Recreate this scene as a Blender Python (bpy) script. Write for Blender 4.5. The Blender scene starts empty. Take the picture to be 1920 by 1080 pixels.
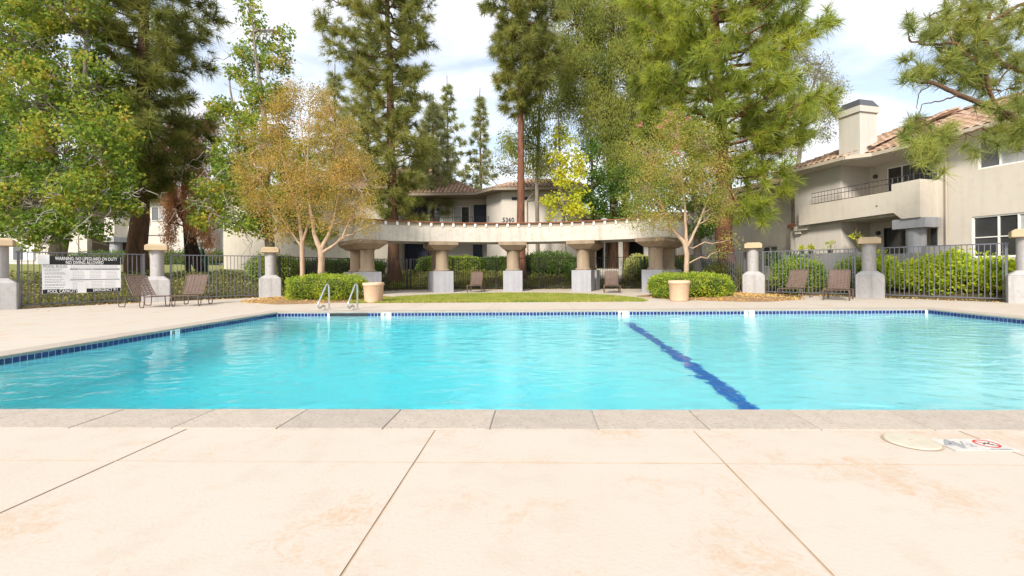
import bpy, math, random
import numpy as np
from mathutils import Matrix, Vector
rad = math.radians
sc = bpy.context.scene
COL = sc.collection
rng = np.random.default_rng(7)
random.seed(7)

# ------------------------------------------------------------------ camera
EYE = np.array([0.0, 0.0, 0.9]); FOC = 853.0; PX0 = 985.0; PY0 = 507.3; YAW = rad(1.7); ROLL = 0.0078
FWD = np.array([-math.sin(YAW), math.cos(YAW), 0]); RGT = np.array([math.cos(YAW), math.sin(YAW), 0]); UPV = np.array([0, 0, 1.0])
cam = bpy.data.cameras.new('camera'); camo = bpy.data.objects.new('camera', cam); COL.objects.link(camo)
cam.sensor_width = 36.0; cam.lens = 36.0 * FOC / 1920.0
cam.shift_x = -(PX0 - 960) / 1920.0; cam.shift_y = -(540 - PY0) / 1920.0
cam.clip_start = 0.05; cam.clip_end = 3000
xr = RGT * math.cos(ROLL) - UPV * math.sin(ROLL) * 1.0
yu = RGT * math.sin(ROLL) + UPV * math.cos(ROLL)
M = Matrix(((xr[0], yu[0], -FWD[0], EYE[0]), (xr[1], yu[1], -FWD[1], EYE[1]), (xr[2], yu[2], -FWD[2], EYE[2]), (0, 0, 0, 1)))
camo.matrix_world = M
sc.camera = camo

# ------------------------------------------------------------------ world and sun
SUN_EL = rad(36); SUN_AZ = rad(200)      # compass-like: direction the light comes from, measured from +Y clockwise
world = bpy.data.worlds.new('World'); sc.world = world; world.use_nodes = True
nt = world.node_tree; nt.nodes.clear()
def wn(t): return nt.nodes.new(t)
wo = wn('ShaderNodeOutputWorld'); bg = wn('ShaderNodeBackground'); sky = wn('ShaderNodeTexSky')
sky.sky_type = 'NISHITA'; sky.sun_disc = False; sky.sun_elevation = SUN_EL; sky.sun_rotation = SUN_AZ
sky.air_density = 1.2; sky.dust_density = 0.5
tc = wn('ShaderNodeTexCoord'); sep = wn('ShaderNodeSeparateXYZ'); nt.links.new(tc.outputs['Generated'], sep.inputs[0])
dv = wn('ShaderNodeMath'); dv.operation = 'ADD'; dv.inputs[1].default_value = 0.22; nt.links.new(sep.outputs['Z'], dv.inputs[0])
mx = wn('ShaderNodeMath'); mx.operation = 'MAXIMUM'; mx.inputs[1].default_value = 0.08; nt.links.new(dv.outputs[0], mx.inputs[0])
vd = wn('ShaderNodeVectorMath'); vd.operation = 'DIVIDE'; nt.links.new(tc.outputs['Generated'], vd.inputs[0])
cb = wn('ShaderNodeCombineXYZ')
for i in range(3): nt.links.new(mx.outputs[0], cb.inputs[i])
nt.links.new(cb.outputs[0], vd.inputs[1])
mp = wn('ShaderNodeMapping'); mp.inputs['Scale'].default_value = (1.0, 1.7, 1.0); mp.inputs['Location'].default_value = (3.1, 1.2, 0)
nt.links.new(vd.outputs[0], mp.inputs[0])
ns = wn('ShaderNodeTexNoise'); ns.inputs['Scale'].default_value = 1.5; ns.inputs['Detail'].default_value = 7; ns.inputs['Roughness'].default_value = 0.55; ns.inputs['Distortion'].default_value = 0.5
nt.links.new(mp.outputs[0], ns.inputs['Vector'])
cr = wn('ShaderNodeValToRGB'); cr.color_ramp.elements[0].position = 0.36; cr.color_ramp.elements[1].position = 0.58
cr.color_ramp.elements[0].color = (0.30, 0.30, 0.30, 1); cr.color_ramp.elements[1].color = (0.92, 0.92, 0.92, 1)
nt.links.new(ns.outputs['Fac'], cr.inputs[0])
mixw = wn('ShaderNodeMixRGB'); nt.links.new(cr.outputs[0], mixw.inputs[0])
nt.links.new(sky.outputs[0], mixw.inputs[1]); mixw.inputs[2].default_value = (7.3, 7.4, 7.8, 1)
nt.links.new(mixw.outputs[0], bg.inputs[0]); bg.inputs[1].default_value = 0.092
nt.links.new(bg.outputs[0], wo.inputs[0])
sl = bpy.data.lights.new('sun', 'SUN'); sl.energy = 2.7; sl.angle = rad(12); sl.color = (1.0, 0.93, 0.82)
slo = bpy.data.objects.new('sun', sl); COL.objects.link(slo)
sd = Vector((math.sin(SUN_AZ) * math.cos(SUN_EL), math.cos(SUN_AZ) * math.cos(SUN_EL), math.sin(SUN_EL)))
slo.rotation_euler = sd.to_track_quat('Z', 'Y').to_euler(); slo.location = (0, -5, 30)
sc.view_settings.view_transform = 'Standard'; sc.view_settings.look = 'None'; sc.view_settings.gamma = 1.0
sc.view_settings.exposure = 1.08
sc.view_settings.use_curve_mapping = False
sc.render.engine = 'CYCLES'
sc.cycles.use_denoising = True
sc.cycles.max_bounces = 14; sc.cycles.diffuse_bounces = 5; sc.cycles.transparent_max_bounces = 8; sc.cycles.transmission_bounces = 12
sc.cycles.sample_clamp_indirect = 6

# ------------------------------------------------------------------ helpers
def _ray(px, py):
    u = px - PX0; v = -(py - PY0)
    a = u * math.cos(ROLL) + v * math.sin(ROLL); b = -u * math.sin(ROLL) + v * math.cos(ROLL)
    return FWD + RGT * a / FOC + UPV * b / FOC
def at(px, py, Y):                 # world point seen at a photo pixel, at the distance Y
    r = _ray(px, py); return EYE + r * Y / r[1]
def gnd(px, py, z=0.0):
    r = _ray(px, py); return EYE + r * (z - EYE[2]) / r[2]
def onplane(px, py, p0, n):
    r = _ray(px, py); n = np.array(n, float); return EYE + r * (np.dot(np.array(p0) - EYE, n) / np.dot(r, n))

def link(o, parent=None):
    COL.objects.link(o)
    if parent is not None: o.parent = parent
    return o
def tag(o, label=None, cat=None, group=None, kind=None):
    if label: o['label'] = label
    if cat: o['category'] = cat
    if group: o['group'] = group
    if kind: o['kind'] = kind
    return o
def empty(name, loc, rz=0.0, **k):
    o = bpy.data.objects.new(name, None); o.location = tuple(float(c) for c in loc); o.rotation_euler = (0, 0, rz); o.empty_display_size = 0.2
    COL.objects.link(o); return tag(o, **k)

class Geo:
    def __init__(s): s.V = []; s.Q = []; s.T = []; s.N = []; s.n = 0
    def add(s, V, F):
        V = np.asarray(V, float).reshape(-1, 3)
        if isinstance(F, np.ndarray):
            (s.Q if F.shape[1] == 4 else s.T).append(F + s.n)
        else:
            for f in F:
                if len(f) == 4: s.Q.append(np.array([f]) + s.n)
                elif len(f) == 3: s.T.append(np.array([f]) + s.n)
                else: s.N.append([i + s.n for i in f])
        s.V.append(V); s.n += len(V); return s
    def box(s, x0, y0, z0, x1, y1, z1):
        V = [(x0,y0,z0),(x1,y0,z0),(x1,y1,z0),(x0,y1,z0),(x0,y0,z1),(x1,y0,z1),(x1,y1,z1),(x0,y1,z1)]
        return s.add(V, [(0,3,2,1),(4,5,6,7),(0,1,5,4),(1,2,6,5),(2,3,7,6),(3,0,4,7)])
    def prism(s, pts, z0, z1):      # vertical prism over CCW polygon
        n = len(pts); V = [(p[0], p[1], z0) for p in pts] + [(p[0], p[1], z1) for p in pts]
        F = [tuple(range(n))[::-1], tuple(range(n, 2*n))] + [(i, (i+1) % n, n+(i+1) % n, n+i) for i in range(n)]
        return s.add(V, F)
    def hexa(s, bot, top):          # two 4-point rings
        V = list(bot) + list(top)
        return s.add(V, [(0,3,2,1),(4,5,6,7),(0,1,5,4),(1,2,6,5),(2,3,7,6),(3,0,4,7)])
    def lathe(s, prof, n=20, c=(0,0,0)):
        V = []; m = len(prof)
        for i in range(n):
            a = 2*math.pi*i/n
            for r, z in prof: V.append((c[0]+r*math.cos(a), c[1]+r*math.sin(a), c[2]+z))
        F = []
        for i in range(n):
            j = (i+1) % n
            for k in range(m-1): F.append((i*m+k, j*m+k, j*m+k+1, i*m+k+1))
        return s.add(V, F)
    def tube(s, pts, r, n=6, cap=False):
        P = np.asarray(pts, float); m = len(P)
        r = np.full(m, r) if np.isscalar(r) else np.asarray(r, float)
        d = np.gradient(P, axis=0); d /= (np.linalg.norm(d, axis=1)[:, None] + 1e-9)
        ref = np.array([0, 0, 1.0]) if abs(d[0, 2]) < 0.9 else np.array([1.0, 0, 0])
        a = np.arange(n) * 2*math.pi/n; V = []
        for i in range(m):
            x = np.cross(ref, d[i]); x /= np.linalg.norm(x)+1e-9; y = np.cross(d[i], x); ref = np.cross(x, d[i]) * -1 if False else ref
            if abs(np.dot(ref, d[i])) > 0.97: ref = y
            V.append(P[i] + r[i]*(np.cos(a)[:, None]*x + np.sin(a)[:, None]*y))
        V = np.concatenate(V)
        i = np.arange(m-1)[:, None]*n; k = np.arange(n)[None, :]; k2 = (k+1) % n
        F = np.stack([i+k, i+k2, i+n+k2, i+n+k], -1).reshape(-1, 4)
        s.add(V, F)
        if cap:
            s.N.append([s.n-n+q for q in range(n)]); s.N.append([s.n-n*m+q for q in range(n)][::-1])
        return s
    def scatter(s, TV, TF, pos, R, sc_, droop=None):
        TV = np.asarray(TV, float); k = len(TV); n = len(pos)
        V = np.einsum('nij,kj->nki', R, TV) * np.asarray(sc_).reshape(-1, 1, 1) + pos[:, None, :]
        if droop is not None:
            L = np.linalg.norm(TV, axis=1)
            V[:, :, 2] -= droop * (L**2)[None, :] * np.asarray(sc_).reshape(-1, 1)
        F = (np.asarray(TF)[None] + (np.arange(n)*k)[:, None, None]).reshape(-1, len(TF[0]))
        return s.add(V.reshape(-1, 3), F)
    def build(s, name, mat, parent=None, smooth=False, origin=None, kind=None, bevel=0):
        me = bpy.data.meshes.new(name)
        V = np.concatenate(s.V) if s.V else np.zeros((0, 3))
        if origin is not None: V = V - np.asarray(origin)
        loops = []; tot = []
        for A, w in ((s.Q, 4), (s.T, 3)):
            if A:
                B = np.concatenate(A); loops.append(B.reshape(-1)); tot.append(np.full(len(B), w))
        for f in s.N: loops.append(np.array(f)); tot.append(np.array([len(f)]))
        L = np.concatenate(loops).astype(np.int32); T = np.concatenate(tot).astype(np.int32)
        me.vertices.add(len(V)); me.vertices.foreach_set('co', V.astype(np.float32).reshape(-1))
        me.loops.add(len(L)); me.loops.foreach_set('vertex_index', L)
        me.polygons.add(len(T)); st = np.concatenate([[0], np.cumsum(T)[:-1]]).astype(np.int32)
        me.polygons.foreach_set('loop_start', st); me.polygons.foreach_set('loop_total', T)
        me.polygons.foreach_set('use_smooth', np.full(len(T), bool(smooth)))
        me.update(calc_edges=True)
        me.materials.append(mat)
        o = bpy.data.objects.new(name, me); link(o, parent)
        if kind: o['kind'] = kind
        if bevel:
            b = o.modifiers.new('b', 'BEVEL'); b.width = bevel; b.segments = 2; b.limit_method = 'ANGLE'
        return o

def dirs_to_R(D):
    D = D / (np.linalg.norm(D, axis=1)[:, None] + 1e-9); n = len(D)
    ref = rng.normal(size=(n, 3)); X = np.cross(ref, D); X /= np.linalg.norm(X, axis=1)[:, None] + 1e-9
    Y = np.cross(D, X); return np.stack([X, Y, D], -1)

# ------------------------------------------------------------------ materials
def mat(name, base, rough=0.8, var=0.0, scale=3.0, c2=None, bump=0.0, bscale=60.0, metal=0.0, spec=0.3, detail=6, island=None, c3=None, bdist=0.01, emit=None):
    m = bpy.data.materials.new(name); m.use_nodes = True; t = m.node_tree; b = t.nodes['Principled BSDF']
    b.inputs['Roughness'].default_value = rough; b.inputs['Metallic'].default_value = metal; b.inputs['Specular IOR Level'].default_value = spec
    b.inputs['Base Color'].default_value = (*base, 1)
    tcn = t.nodes.new('ShaderNodeTexCoord')
    col = None
    if c2 is not None:
        n = t.nodes.new('ShaderNodeTexNoise'); n.inputs['Scale'].default_value = scale; n.inputs['Detail'].default_value = detail; n.inputs['Roughness'].default_value = 0.6
        t.links.new(tcn.outputs['Object'], n.inputs['Vector'])
        r = t.nodes.new('ShaderNodeValToRGB'); r.color_ramp.elements[0].position = 0.38; r.color_ramp.elements[1].position = 0.66
        r.color_ramp.elements[0].color = (*base, 1); r.color_ramp.elements[1].color = (*c2, 1)
        t.links.new(n.outputs['Fac'], r.inputs[0]); col = r.outputs[0]
    if c3 is not None:
        n2 = t.nodes.new('ShaderNodeTexNoise'); n2.inputs['Scale'].default_value = scale*5.3; n2.inputs['Detail'].default_value = 8
        t.links.new(tcn.outputs['Object'], n2.inputs['Vector'])
        r2 = t.nodes.new('ShaderNodeValToRGB'); r2.color_ramp.elements[0].position = 0.52; r2.color_ramp.elements[1].position = 0.72
        t.links.new(n2.outputs['Fac'], r2.inputs[0])
        mm = t.nodes.new('ShaderNodeMixRGB'); t.links.new(r2.outputs[0], mm.inputs[0]); t.links.new(col, mm.inputs[1]); mm.inputs[2].default_value = (*c3, 1); col = mm.outputs[0]
    if island is not None:
        g = t.nodes.new('ShaderNodeNewGeometry'); oi = t.nodes.new('ShaderNodeObjectInfo')
        ad = t.nodes.new('ShaderNodeMath'); ad.operation = 'ADD'; t.links.new(g.outputs['Random Per Island'], ad.inputs[0]); t.links.new(oi.outputs['Random'], ad.inputs[1])
        fr = t.nodes.new('ShaderNodeMath'); fr.operation = 'FRACT'; t.links.new(ad.outputs[0], fr.inputs[0])
        r3 = t.nodes.new('ShaderNodeValToRGB'); els = r3.color_ramp.elements
        for i, c in enumerate(island):
            p = i / max(1, len(island)-1)
            if i == 0: els[0].position = 0; els[0].color = (*c, 1)
            elif i == len(island)-1: els[-1].position = 1; els[-1].color = (*c, 1)
            else:
                e = els.new(p); e.color = (*c, 1)
        t.links.new(fr.outputs[0], r3.inputs[0]); col3 = r3.outputs[0]
        if col is not None:
            mm = t.nodes.new('ShaderNodeMixRGB'); mm.blend_type = 'MULTIPLY'; mm.inputs[0].default_value = 1.0
            t.links.new(col, mm.inputs[1]); t.links.new(col3, mm.inputs[2]); col = mm.outputs[0]
        else: col = col3
    if col is not None: t.links.new(col, b.inputs['Base Color'])
    if bump:
        n = t.nodes.new('ShaderNodeTexNoise'); n.inputs['Scale'].default_value = bscale; n.inputs['Detail'].default_value = 5
        t.links.new(tcn.outputs['Object'], n.inputs['Vector'])
        bp = t.nodes.new('ShaderNodeBump'); bp.inputs['Strength'].default_value = bump; bp.inputs['Distance'].default_value = bdist
        t.links.new(n.outputs['Fac'], bp.inputs['Height']); t.links.new(bp.outputs[0], b.inputs['Normal'])
    return m

def leafmat(name, cols, trans=0.42, rough=0.55, nscale=0.9):
    """cols: palette picked leaf by leaf, shifted by a clump-sized noise"""
    cols = [tuple(min(.62, v*k) for v, k in zip(c, (1.60, 1.46, 1.24))) for c in cols]
    m = bpy.data.materials.new(name); m.use_nodes = True; t = m.node_tree; t.nodes.clear()
    out = t.nodes.new('ShaderNodeOutputMaterial'); g = t.nodes.new('ShaderNodeNewGeometry'); tcn = t.nodes.new('ShaderNodeTexCoord')
    n = t.nodes.new('ShaderNodeTexNoise'); n.inputs['Scale'].default_value = nscale; n.inputs['Detail'].default_value = 2
    t.links.new(tcn.outputs['Object'], n.inputs['Vector'])
    a = t.nodes.new('ShaderNodeMath'); a.operation = 'MULTIPLY_ADD'; a.inputs[1].default_value = 0.5
    mr = t.nodes.new('ShaderNodeMapRange'); mr.inputs[1].default_value = 0.32; mr.inputs[2].default_value = 0.68; mr.inputs[4].default_value = 0.5
    t.links.new(n.outputs['Fac'], mr.inputs[0])
    t.links.new(g.outputs['Random Per Island'], a.inputs[0]); t.links.new(mr.outputs[0], a.inputs[2])
    r = t.nodes.new('ShaderNodeValToRGB'); els = r.color_ramp.elements
    for i, c in enumerate(cols):
        p = i/(len(cols)-1)
        if i == 0: els[0].position = 0; els[0].color = (*c, 1)
        elif i == len(cols)-1: els[-1].position = 1; els[-1].color = (*c, 1)
        else: e = els.new(p); e.color = (*c, 1)
    t.links.new(a.outputs[0], r.inputs[0])
    cols = cols
    p = t.nodes.new('ShaderNodeBsdfPrincipled'); p.inputs['Roughness'].default_value = rough; p.inputs['Specular IOR Level'].default_value = 0.35
    t.links.new(r.outputs[0], p.inputs['Base Color'])
    tr = t.nodes.new('ShaderNodeBsdfTranslucent')
    hs = t.nodes.new('ShaderNodeHueSaturation'); hs.inputs['Value'].default_value = 1.7; hs.inputs['Saturation'].default_value = 0.98; hs.inputs['Hue'].default_value = 0.49
    t.links.new(r.outputs[0], hs.inputs['Color']); t.links.new(hs.outputs[0], tr.inputs[0])
    mx_ = t.nodes.new('ShaderNodeMixShader'); mx_.inputs[0].default_value = trans
    t.links.new(p.outputs[0], mx_.inputs[1]); t.links.new(tr.outputs[0], mx_.inputs[2]); t.links.new(mx_.outputs[0], out.inputs[0])
    return m

m_deck = mat('pool deck concrete', (0.488, 0.434, 0.372), rough=0.85, c2=(0.476, 0.418, 0.352), scale=0.9, c3=(0.462, 0.398, 0.328), bump=0.22, bscale=60, bdist=0.006)
def _deck_speckle(m):
    t = m.node_tree; b = t.nodes['Principled BSDF']; src = b.inputs['Base Color'].links[0].from_socket
    tcn = t.nodes.new('ShaderNodeTexCoord'); gm = t.nodes.new('ShaderNodeNewGeometry')
    n = t.nodes.new('ShaderNodeTexNoise'); n.inputs['Scale'].default_value = 16; n.inputs['Detail'].default_value = 12; n.inputs['Roughness'].default_value = 0.82; n.inputs['Distortion'].default_value = 1.5
    t.links.new(gm.outputs['Position'], n.inputs['Vector'])
    n2 = t.nodes.new('ShaderNodeTexNoise'); n2.inputs['Scale'].default_value = 2.2; n2.inputs['Detail'].default_value = 6
    t.links.new(gm.outputs['Position'], n2.inputs['Vector'])
    mu = t.nodes.new('ShaderNodeMath'); mu.operation = 'MULTIPLY'; t.links.new(n.outputs['Fac'], mu.inputs[0]); t.links.new(n2.outputs['Fac'], mu.inputs[1])
    r = t.nodes.new('ShaderNodeValToRGB'); r.color_ramp.elements[0].position = 0.275; r.color_ramp.elements[1].position = 0.40; r.color_ramp.elements[1].color = (0.9, 0.9, 0.9, 1)
    t.links.new(mu.outputs[0], r.inputs[0])
    mm = t.nodes.new('ShaderNodeMixRGB'); t.links.new(r.outputs[0], mm.inputs[0]); t.links.new(src, mm.inputs[1]); mm.inputs[2].default_value = (0.46, 0.32, 0.21, 1)
    t.links.new(mm.outputs[0], b.inputs['Base Color'])
_deck_speckle(m_deck)
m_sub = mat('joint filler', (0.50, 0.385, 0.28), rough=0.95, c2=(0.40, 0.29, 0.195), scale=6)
m_coping = mat('coping stone', (0.42, 0.37, 0.32), rough=0.9, c2=(0.375, 0.325, 0.275), scale=9, c3=(0.295, 0.25, 0.21), bump=0.5, bscale=90, bdist=0.006, island=[(0.92,0.92,0.92),(1.05,1.03,1.0)])
m_nose = mat('coping mortar green stain', (0.30, 0.36, 0.32), rough=0.9, c2=(0.42, 0.44, 0.38), scale=4)
m_plaster = mat('pool plaster', (0.90, 0.94, 0.94), rough=0.7, c2=(0.87, 0.92, 0.92), scale=1.2)
m_grout = mat('pale tile grout', (0.62, 0.68, 0.68), rough=0.8)
m_tile = mat('navy glazed tile', (0.01, 0.025, 0.12), rough=0.12, spec=0.6, island=[(0.008,0.02,0.10),(0.014,0.03,0.15),(0.02,0.022,0.13)])
m_lane = mat('blue lane tile', (0.0, 0.13, 0.50), rough=0.4, c2=(0.0, 0.19, 0.60), scale=14)
m_stucco = mat('grey beige stucco', (0.60, 0.545, 0.475), rough=0.9, c2=(0.57, 0.515, 0.445), scale=0.8, c3=(0.55, 0.49, 0.42), bump=0.35, bscale=45, bdist=0.006)
m_stucco2 = mat('pale stucco', (0.56, 0.52, 0.47), rough=0.9, c2=(0.53, 0.485, 0.435), scale=0.7, bump=0.3, bscale=40, bdist=0.006)
m_beam = mat('off white weathered stucco', (0.545, 0.515, 0.465), rough=0.9, c2=(0.51, 0.475, 0.42), scale=1.4, c3=(0.455, 0.415, 0.36), bump=0.3, bscale=30, bdist=0.006)
m_col = mat('tan brown stucco', (0.31, 0.24, 0.17), rough=0.9, c2=(0.275, 0.21, 0.148), scale=2, bump=0.4, bscale=50, bdist=0.006)
m_grey = mat('light grey painted stucco', (0.35, 0.355, 0.385), rough=0.85, c2=(0.31, 0.315, 0.34), scale=2.2, bump=0.4, bscale=50, bdist=0.006)
m_greyw = mat('mid grey painted wall', (0.30, 0.295, 0.30), rough=0.88, c2=(0.27, 0.265, 0.27), scale=1.5, bump=0.3, bscale=40)
m_pier = mat('pale grey pier stucco', (0.43, 0.415, 0.41), rough=0.88, c2=(0.38, 0.365, 0.36), scale=2.5, c3=(0.35, 0.335, 0.33), bump=0.5, bscale=45, bdist=0.006)
m_cap = mat('sand coloured cap stone', (0.52, 0.40, 0.26), rough=0.9, c2=(0.46, 0.35, 0.225), scale=5, bump=0.4, bscale=50)
m_rooft = mat('terracotta tile', (0.8, 0.8, 0.8), rough=0.85, c2=(0.6, 0.58, 0.56), scale=2.5, island=[(0.50,0.31,0.21),(0.58,0.40,0.29),(0.38,0.235,0.165),(0.62,0.45,0.34),(0.47,0.32,0.235)], bump=0.2)
m_roofb = mat('roof underlay', (0.22, 0.12, 0.08), rough=0.9)
m_fascia = mat('taupe fascia paint', (0.30, 0.245, 0.19), rough=0.6)
m_wood = mat('red brown decking', (0.26, 0.10, 0.055), rough=0.8, c2=(0.18, 0.08, 0.05), scale=4)
m_white = mat('white paint', (0.80, 0.79, 0.77), rough=0.5)
m_dark = mat('opening shade and dark frame', (0.03, 0.033, 0.04), rough=0.7)  # near black stands for the shade inside openings; also one door frame
m_navy = mat('navy door paint and recess shade', (0.022, 0.03, 0.055), rough=0.5)  # door paint; on the recess blocks it stands for their shade
m_iron = mat('slate grey painted iron', (0.125, 0.13, 0.155), rough=0.45, spec=0.5)
m_iron2 = mat('dark bronze painted iron', (0.05, 0.045, 0.045), rough=0.5, spec=0.5)
m_glass = mat('window glass', (0.035, 0.037, 0.04), rough=0.08, spec=0.8)
m_glassp = mat('pale blind behind glass', (0.42, 0.42, 0.42), rough=0.35, spec=0.6, c2=(0.33,0.33,0.34), scale=6)
m_glassk = mat('grey insect screen', (0.12, 0.12, 0.13), rough=0.5, spec=0.5)
m_gutter = mat('beige gutter metal', (0.47, 0.40, 0.32), rough=0.5)
m_steel = mat('stainless steel', (0.72, 0.71, 0.69), rough=0.16, metal=1.0)
m_strap = mat('brown vinyl strap', (0.125, 0.083, 0.066), rough=0.5, c2=(0.15, 0.10, 0.08), scale=9)
m_frame = mat('brown powder coat', (0.13, 0.085, 0.065), rough=0.4)
m_pot = mat('peach cast stone', (0.66, 0.46, 0.31), rough=0.85, c2=(0.59, 0.40, 0.265), scale=4, c3=(0.70, 0.52, 0.38), bump=0.3, bscale=60)
m_mulch = mat('brown mulch', (0.27, 0.16, 0.085), rough=1, c2=(0.37, 0.235, 0.125), scale=9, c3=(0.14, 0.08, 0.045), bump=1.0, bscale=40, bdist=0.03)
m_soil = mat('ground soil and thatch', (0.10, 0.085, 0.045), rough=1, c2=(0.15, 0.10, 0.055), scale=1.7, c3=(0.06, 0.055, 0.025), bump=0.8, bscale=20, bdist=0.03)
m_lawn = mat('lawn base', (0.15, 0.18, 0.04), rough=1, c2=(0.23, 0.22, 0.06), scale=1.2, c3=(0.27, 0.21, 0.09))
m_chimtop = mat('charcoal sheet metal', (0.06, 0.062, 0.07), rough=0.4, spec=0.5)
m_ink = mat('black print', (0.02, 0.02, 0.02), rough=0.4)
m_greyink = mat('grey print', (0.28, 0.28, 0.29), rough=0.5)
m_red = mat('red print', (0.55, 0.03, 0.02), rough=0.4)
m_signw = mat('white sign board', (0.87, 0.86, 0.85), rough=0.35)
m_orange = mat('orange pumpkin', (0.60, 0.16, 0.02), rough=0.5)
m_binG = mat('dark green metal', (0.015, 0.06, 0.045), rough=0.45)
m_lid = mat('cream plastic lid', (0.50, 0.465, 0.375), c2=(0.45, 0.40, 0.31), scale=14, rough=0.6)
m_tilew = mat('worn white tile', (0.54, 0.52, 0.485), rough=0.5, c2=(0.48, 0.45, 0.41), scale=12)
m_band = mat('tan fascia board', (0.36, 0.295, 0.22), rough=0.8, c2=(0.31, 0.25, 0.185), scale=3)
m_conc = mat('grey concrete step', (0.40, 0.37, 0.33), rough=0.9, c2=(0.33, 0.31, 0.28), scale=3)
def streaks(m, amt=.5, tint=(0.62, 0.56, 0.48), sc_=(5, 5, .35)):
    t = m.node_tree; b = t.nodes['Principled BSDF']; src = b.inputs['Base Color'].links[0].from_socket
    tcn = t.nodes.new('ShaderNodeTexCoord'); mp_ = t.nodes.new('ShaderNodeMapping'); mp_.inputs['Scale'].default_value = sc_; t.links.new(tcn.outputs['Object'], mp_.inputs[0])
    n = t.nodes.new('ShaderNodeTexNoise'); n.inputs['Scale'].default_value = 1.0; n.inputs['Detail'].default_value = 8; n.inputs['Roughness'].default_value = .7; t.links.new(mp_.outputs[0], n.inputs['Vector'])
    r_ = t.nodes.new('ShaderNodeValToRGB'); r_.color_ramp.elements[0].position = .48; r_.color_ramp.elements[1].position = .72; r_.color_ramp.elements[1].color = (amt, amt, amt, 1); t.links.new(n.outputs['Fac'], r_.inputs[0])
    m_ = t.nodes.new('ShaderNodeMixRGB'); m_.blend_type = 'MULTIPLY'; t.links.new(r_.outputs[0], m_.inputs[0]); t.links.new(src, m_.inputs[1]); m_.inputs[2].default_value = (*tint, 1); t.links.new(m_.outputs[0], b.inputs['Base Color'])
streaks(m_beam, .6); streaks(m_stucco, .22); streaks(m_stucco2, .22); streaks(m_col, .6); streaks(m_grey, .6); streaks(m_pier, .7); streaks(m_pot, .4, (0.75, 0.68, 0.6))
def bark(name, a, b, sc_=6):
    m = mat(name, a, rough=0.95, c2=b, scale=sc_, bump=1.0, bscale=14, bdist=0.05)
    t = m.node_tree
    for n in list(t.nodes):
        if n.type == 'TEX_NOISE':
            mpn = t.nodes.new('ShaderNodeMapping'); mpn.inputs['Scale'].default_value = (1, 1, 0.25)
            l = n.inputs['Vector'].links[0].from_socket; t.links.new(l, mpn.inputs[0]); t.links.new(mpn.outputs[0], n.inputs['Vector'])
    return m
m_barkR = bark('red brown pine bark', (0.22, 0.095, 0.055), (0.10, 0.05, 0.035))
m_barkB = bark('brown pine bark', (0.16, 0.085, 0.05), (0.075, 0.045, 0.03))
m_barkG = bark('grey smooth bark', (0.27, 0.23, 0.19), (0.19, 0.16, 0.13))
m_barkM = bark('pale tan myrtle bark', (0.47, 0.34, 0.24), (0.36, 0.25, 0.17), 9)
m_barkD = bark('dark charred bark', (0.065, 0.04, 0.03), (0.03, 0.02, 0.018))
m_twig = bark('silver grey dead twigs', (0.34, 0.31, 0.28), (0.26, 0.23, 0.20))
L_maple = leafmat('sweetgum leaves', [(0.035,0.075,0.016),(0.06,0.12,0.02),(0.10,0.175,0.025),(0.17,0.23,0.03),(0.28,0.27,0.04),(0.36,0.20,0.07)])
L_dkgrn = leafmat('dark green leaves', [(0.025,0.06,0.015),(0.045,0.095,0.018),(0.07,0.14,0.022),(0.11,0.18,0.03)])
L_gold = leafmat('golden myrtle leaves', [(0.09,0.12,0.03),(0.17,0.165,0.04),(0.26,0.215,0.055),(0.30,0.235,0.07),(0.31,0.20,0.065)], trans=0.4, nscale=1.3)
L_olive = leafmat('olive myrtle leaves', [(0.07,0.12,0.03),(0.12,0.17,0.035),(0.19,0.215,0.045),(0.25,0.225,0.06),(0.31,0.20,0.07)], trans=0.4, nscale=1.3)
L_pink = leafmat('pink blossom', [(0.55,0.12,0.16),(0.60,0.20,0.24)])
L_pineD = leafmat('dark pine needles', [(0.055,0.075,0.022),(0.09,0.115,0.03),(0.135,0.155,0.04),(0.16,0.18,0.045)], trans=0.36, nscale=0.7)
L_pineM = leafmat('olive pine needles', [(0.07,0.095,0.028),(0.115,0.145,0.04),(0.17,0.19,0.05),(0.24,0.23,0.07)], trans=0.36, nscale=0.7)
L_pineB = leafmat('bright pine needles', [(0.065,0.105,0.025),(0.125,0.175,0.032),(0.21,0.26,0.04),(0.30,0.335,0.055)], trans=0.40, nscale=0.6)
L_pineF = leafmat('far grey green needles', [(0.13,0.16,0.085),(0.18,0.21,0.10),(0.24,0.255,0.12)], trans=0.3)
L_euc = leafmat('eucalyptus leaves', [(0.075,0.11,0.035),(0.125,0.165,0.04),(0.185,0.22,0.05),(0.25,0.26,0.065)], trans=0.42)
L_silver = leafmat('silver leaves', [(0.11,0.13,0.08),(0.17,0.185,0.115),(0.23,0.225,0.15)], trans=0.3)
L_yg = leafmat('yellow green leaves', [(0.12,0.20,0.025),(0.22,0.29,0.03),(0.36,0.38,0.035),(0.48,0.42,0.04)], trans=0.4)
L_dead = leafmat('dead russet foliage', [(0.27,0.15,0.085),(0.35,0.21,0.12),(0.42,0.28,0.175)], trans=0.3)
L_hedge = leafmat('clipped hedge leaves', [(0.045,0.08,0.015),(0.09,0.16,0.02),(0.17,0.25,0.026),(0.27,0.33,0.035),(0.38,0.40,0.04)], trans=0.35, nscale=3)
L_lemon = leafmat('lemon hedge leaves', [(0.07,0.15,0.015),(0.20,0.29,0.02),(0.32,0.40,0.022),(0.50,0.52,0.03)], trans=0.35, nscale=2.5)
L_shrub = leafmat('green shrub leaves', [(0.05,0.11,0.02),(0.10,0.18,0.026),(0.19,0.27,0.035),(0.28,0.33,0.04)], trans=0.35, nscale=2)
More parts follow.
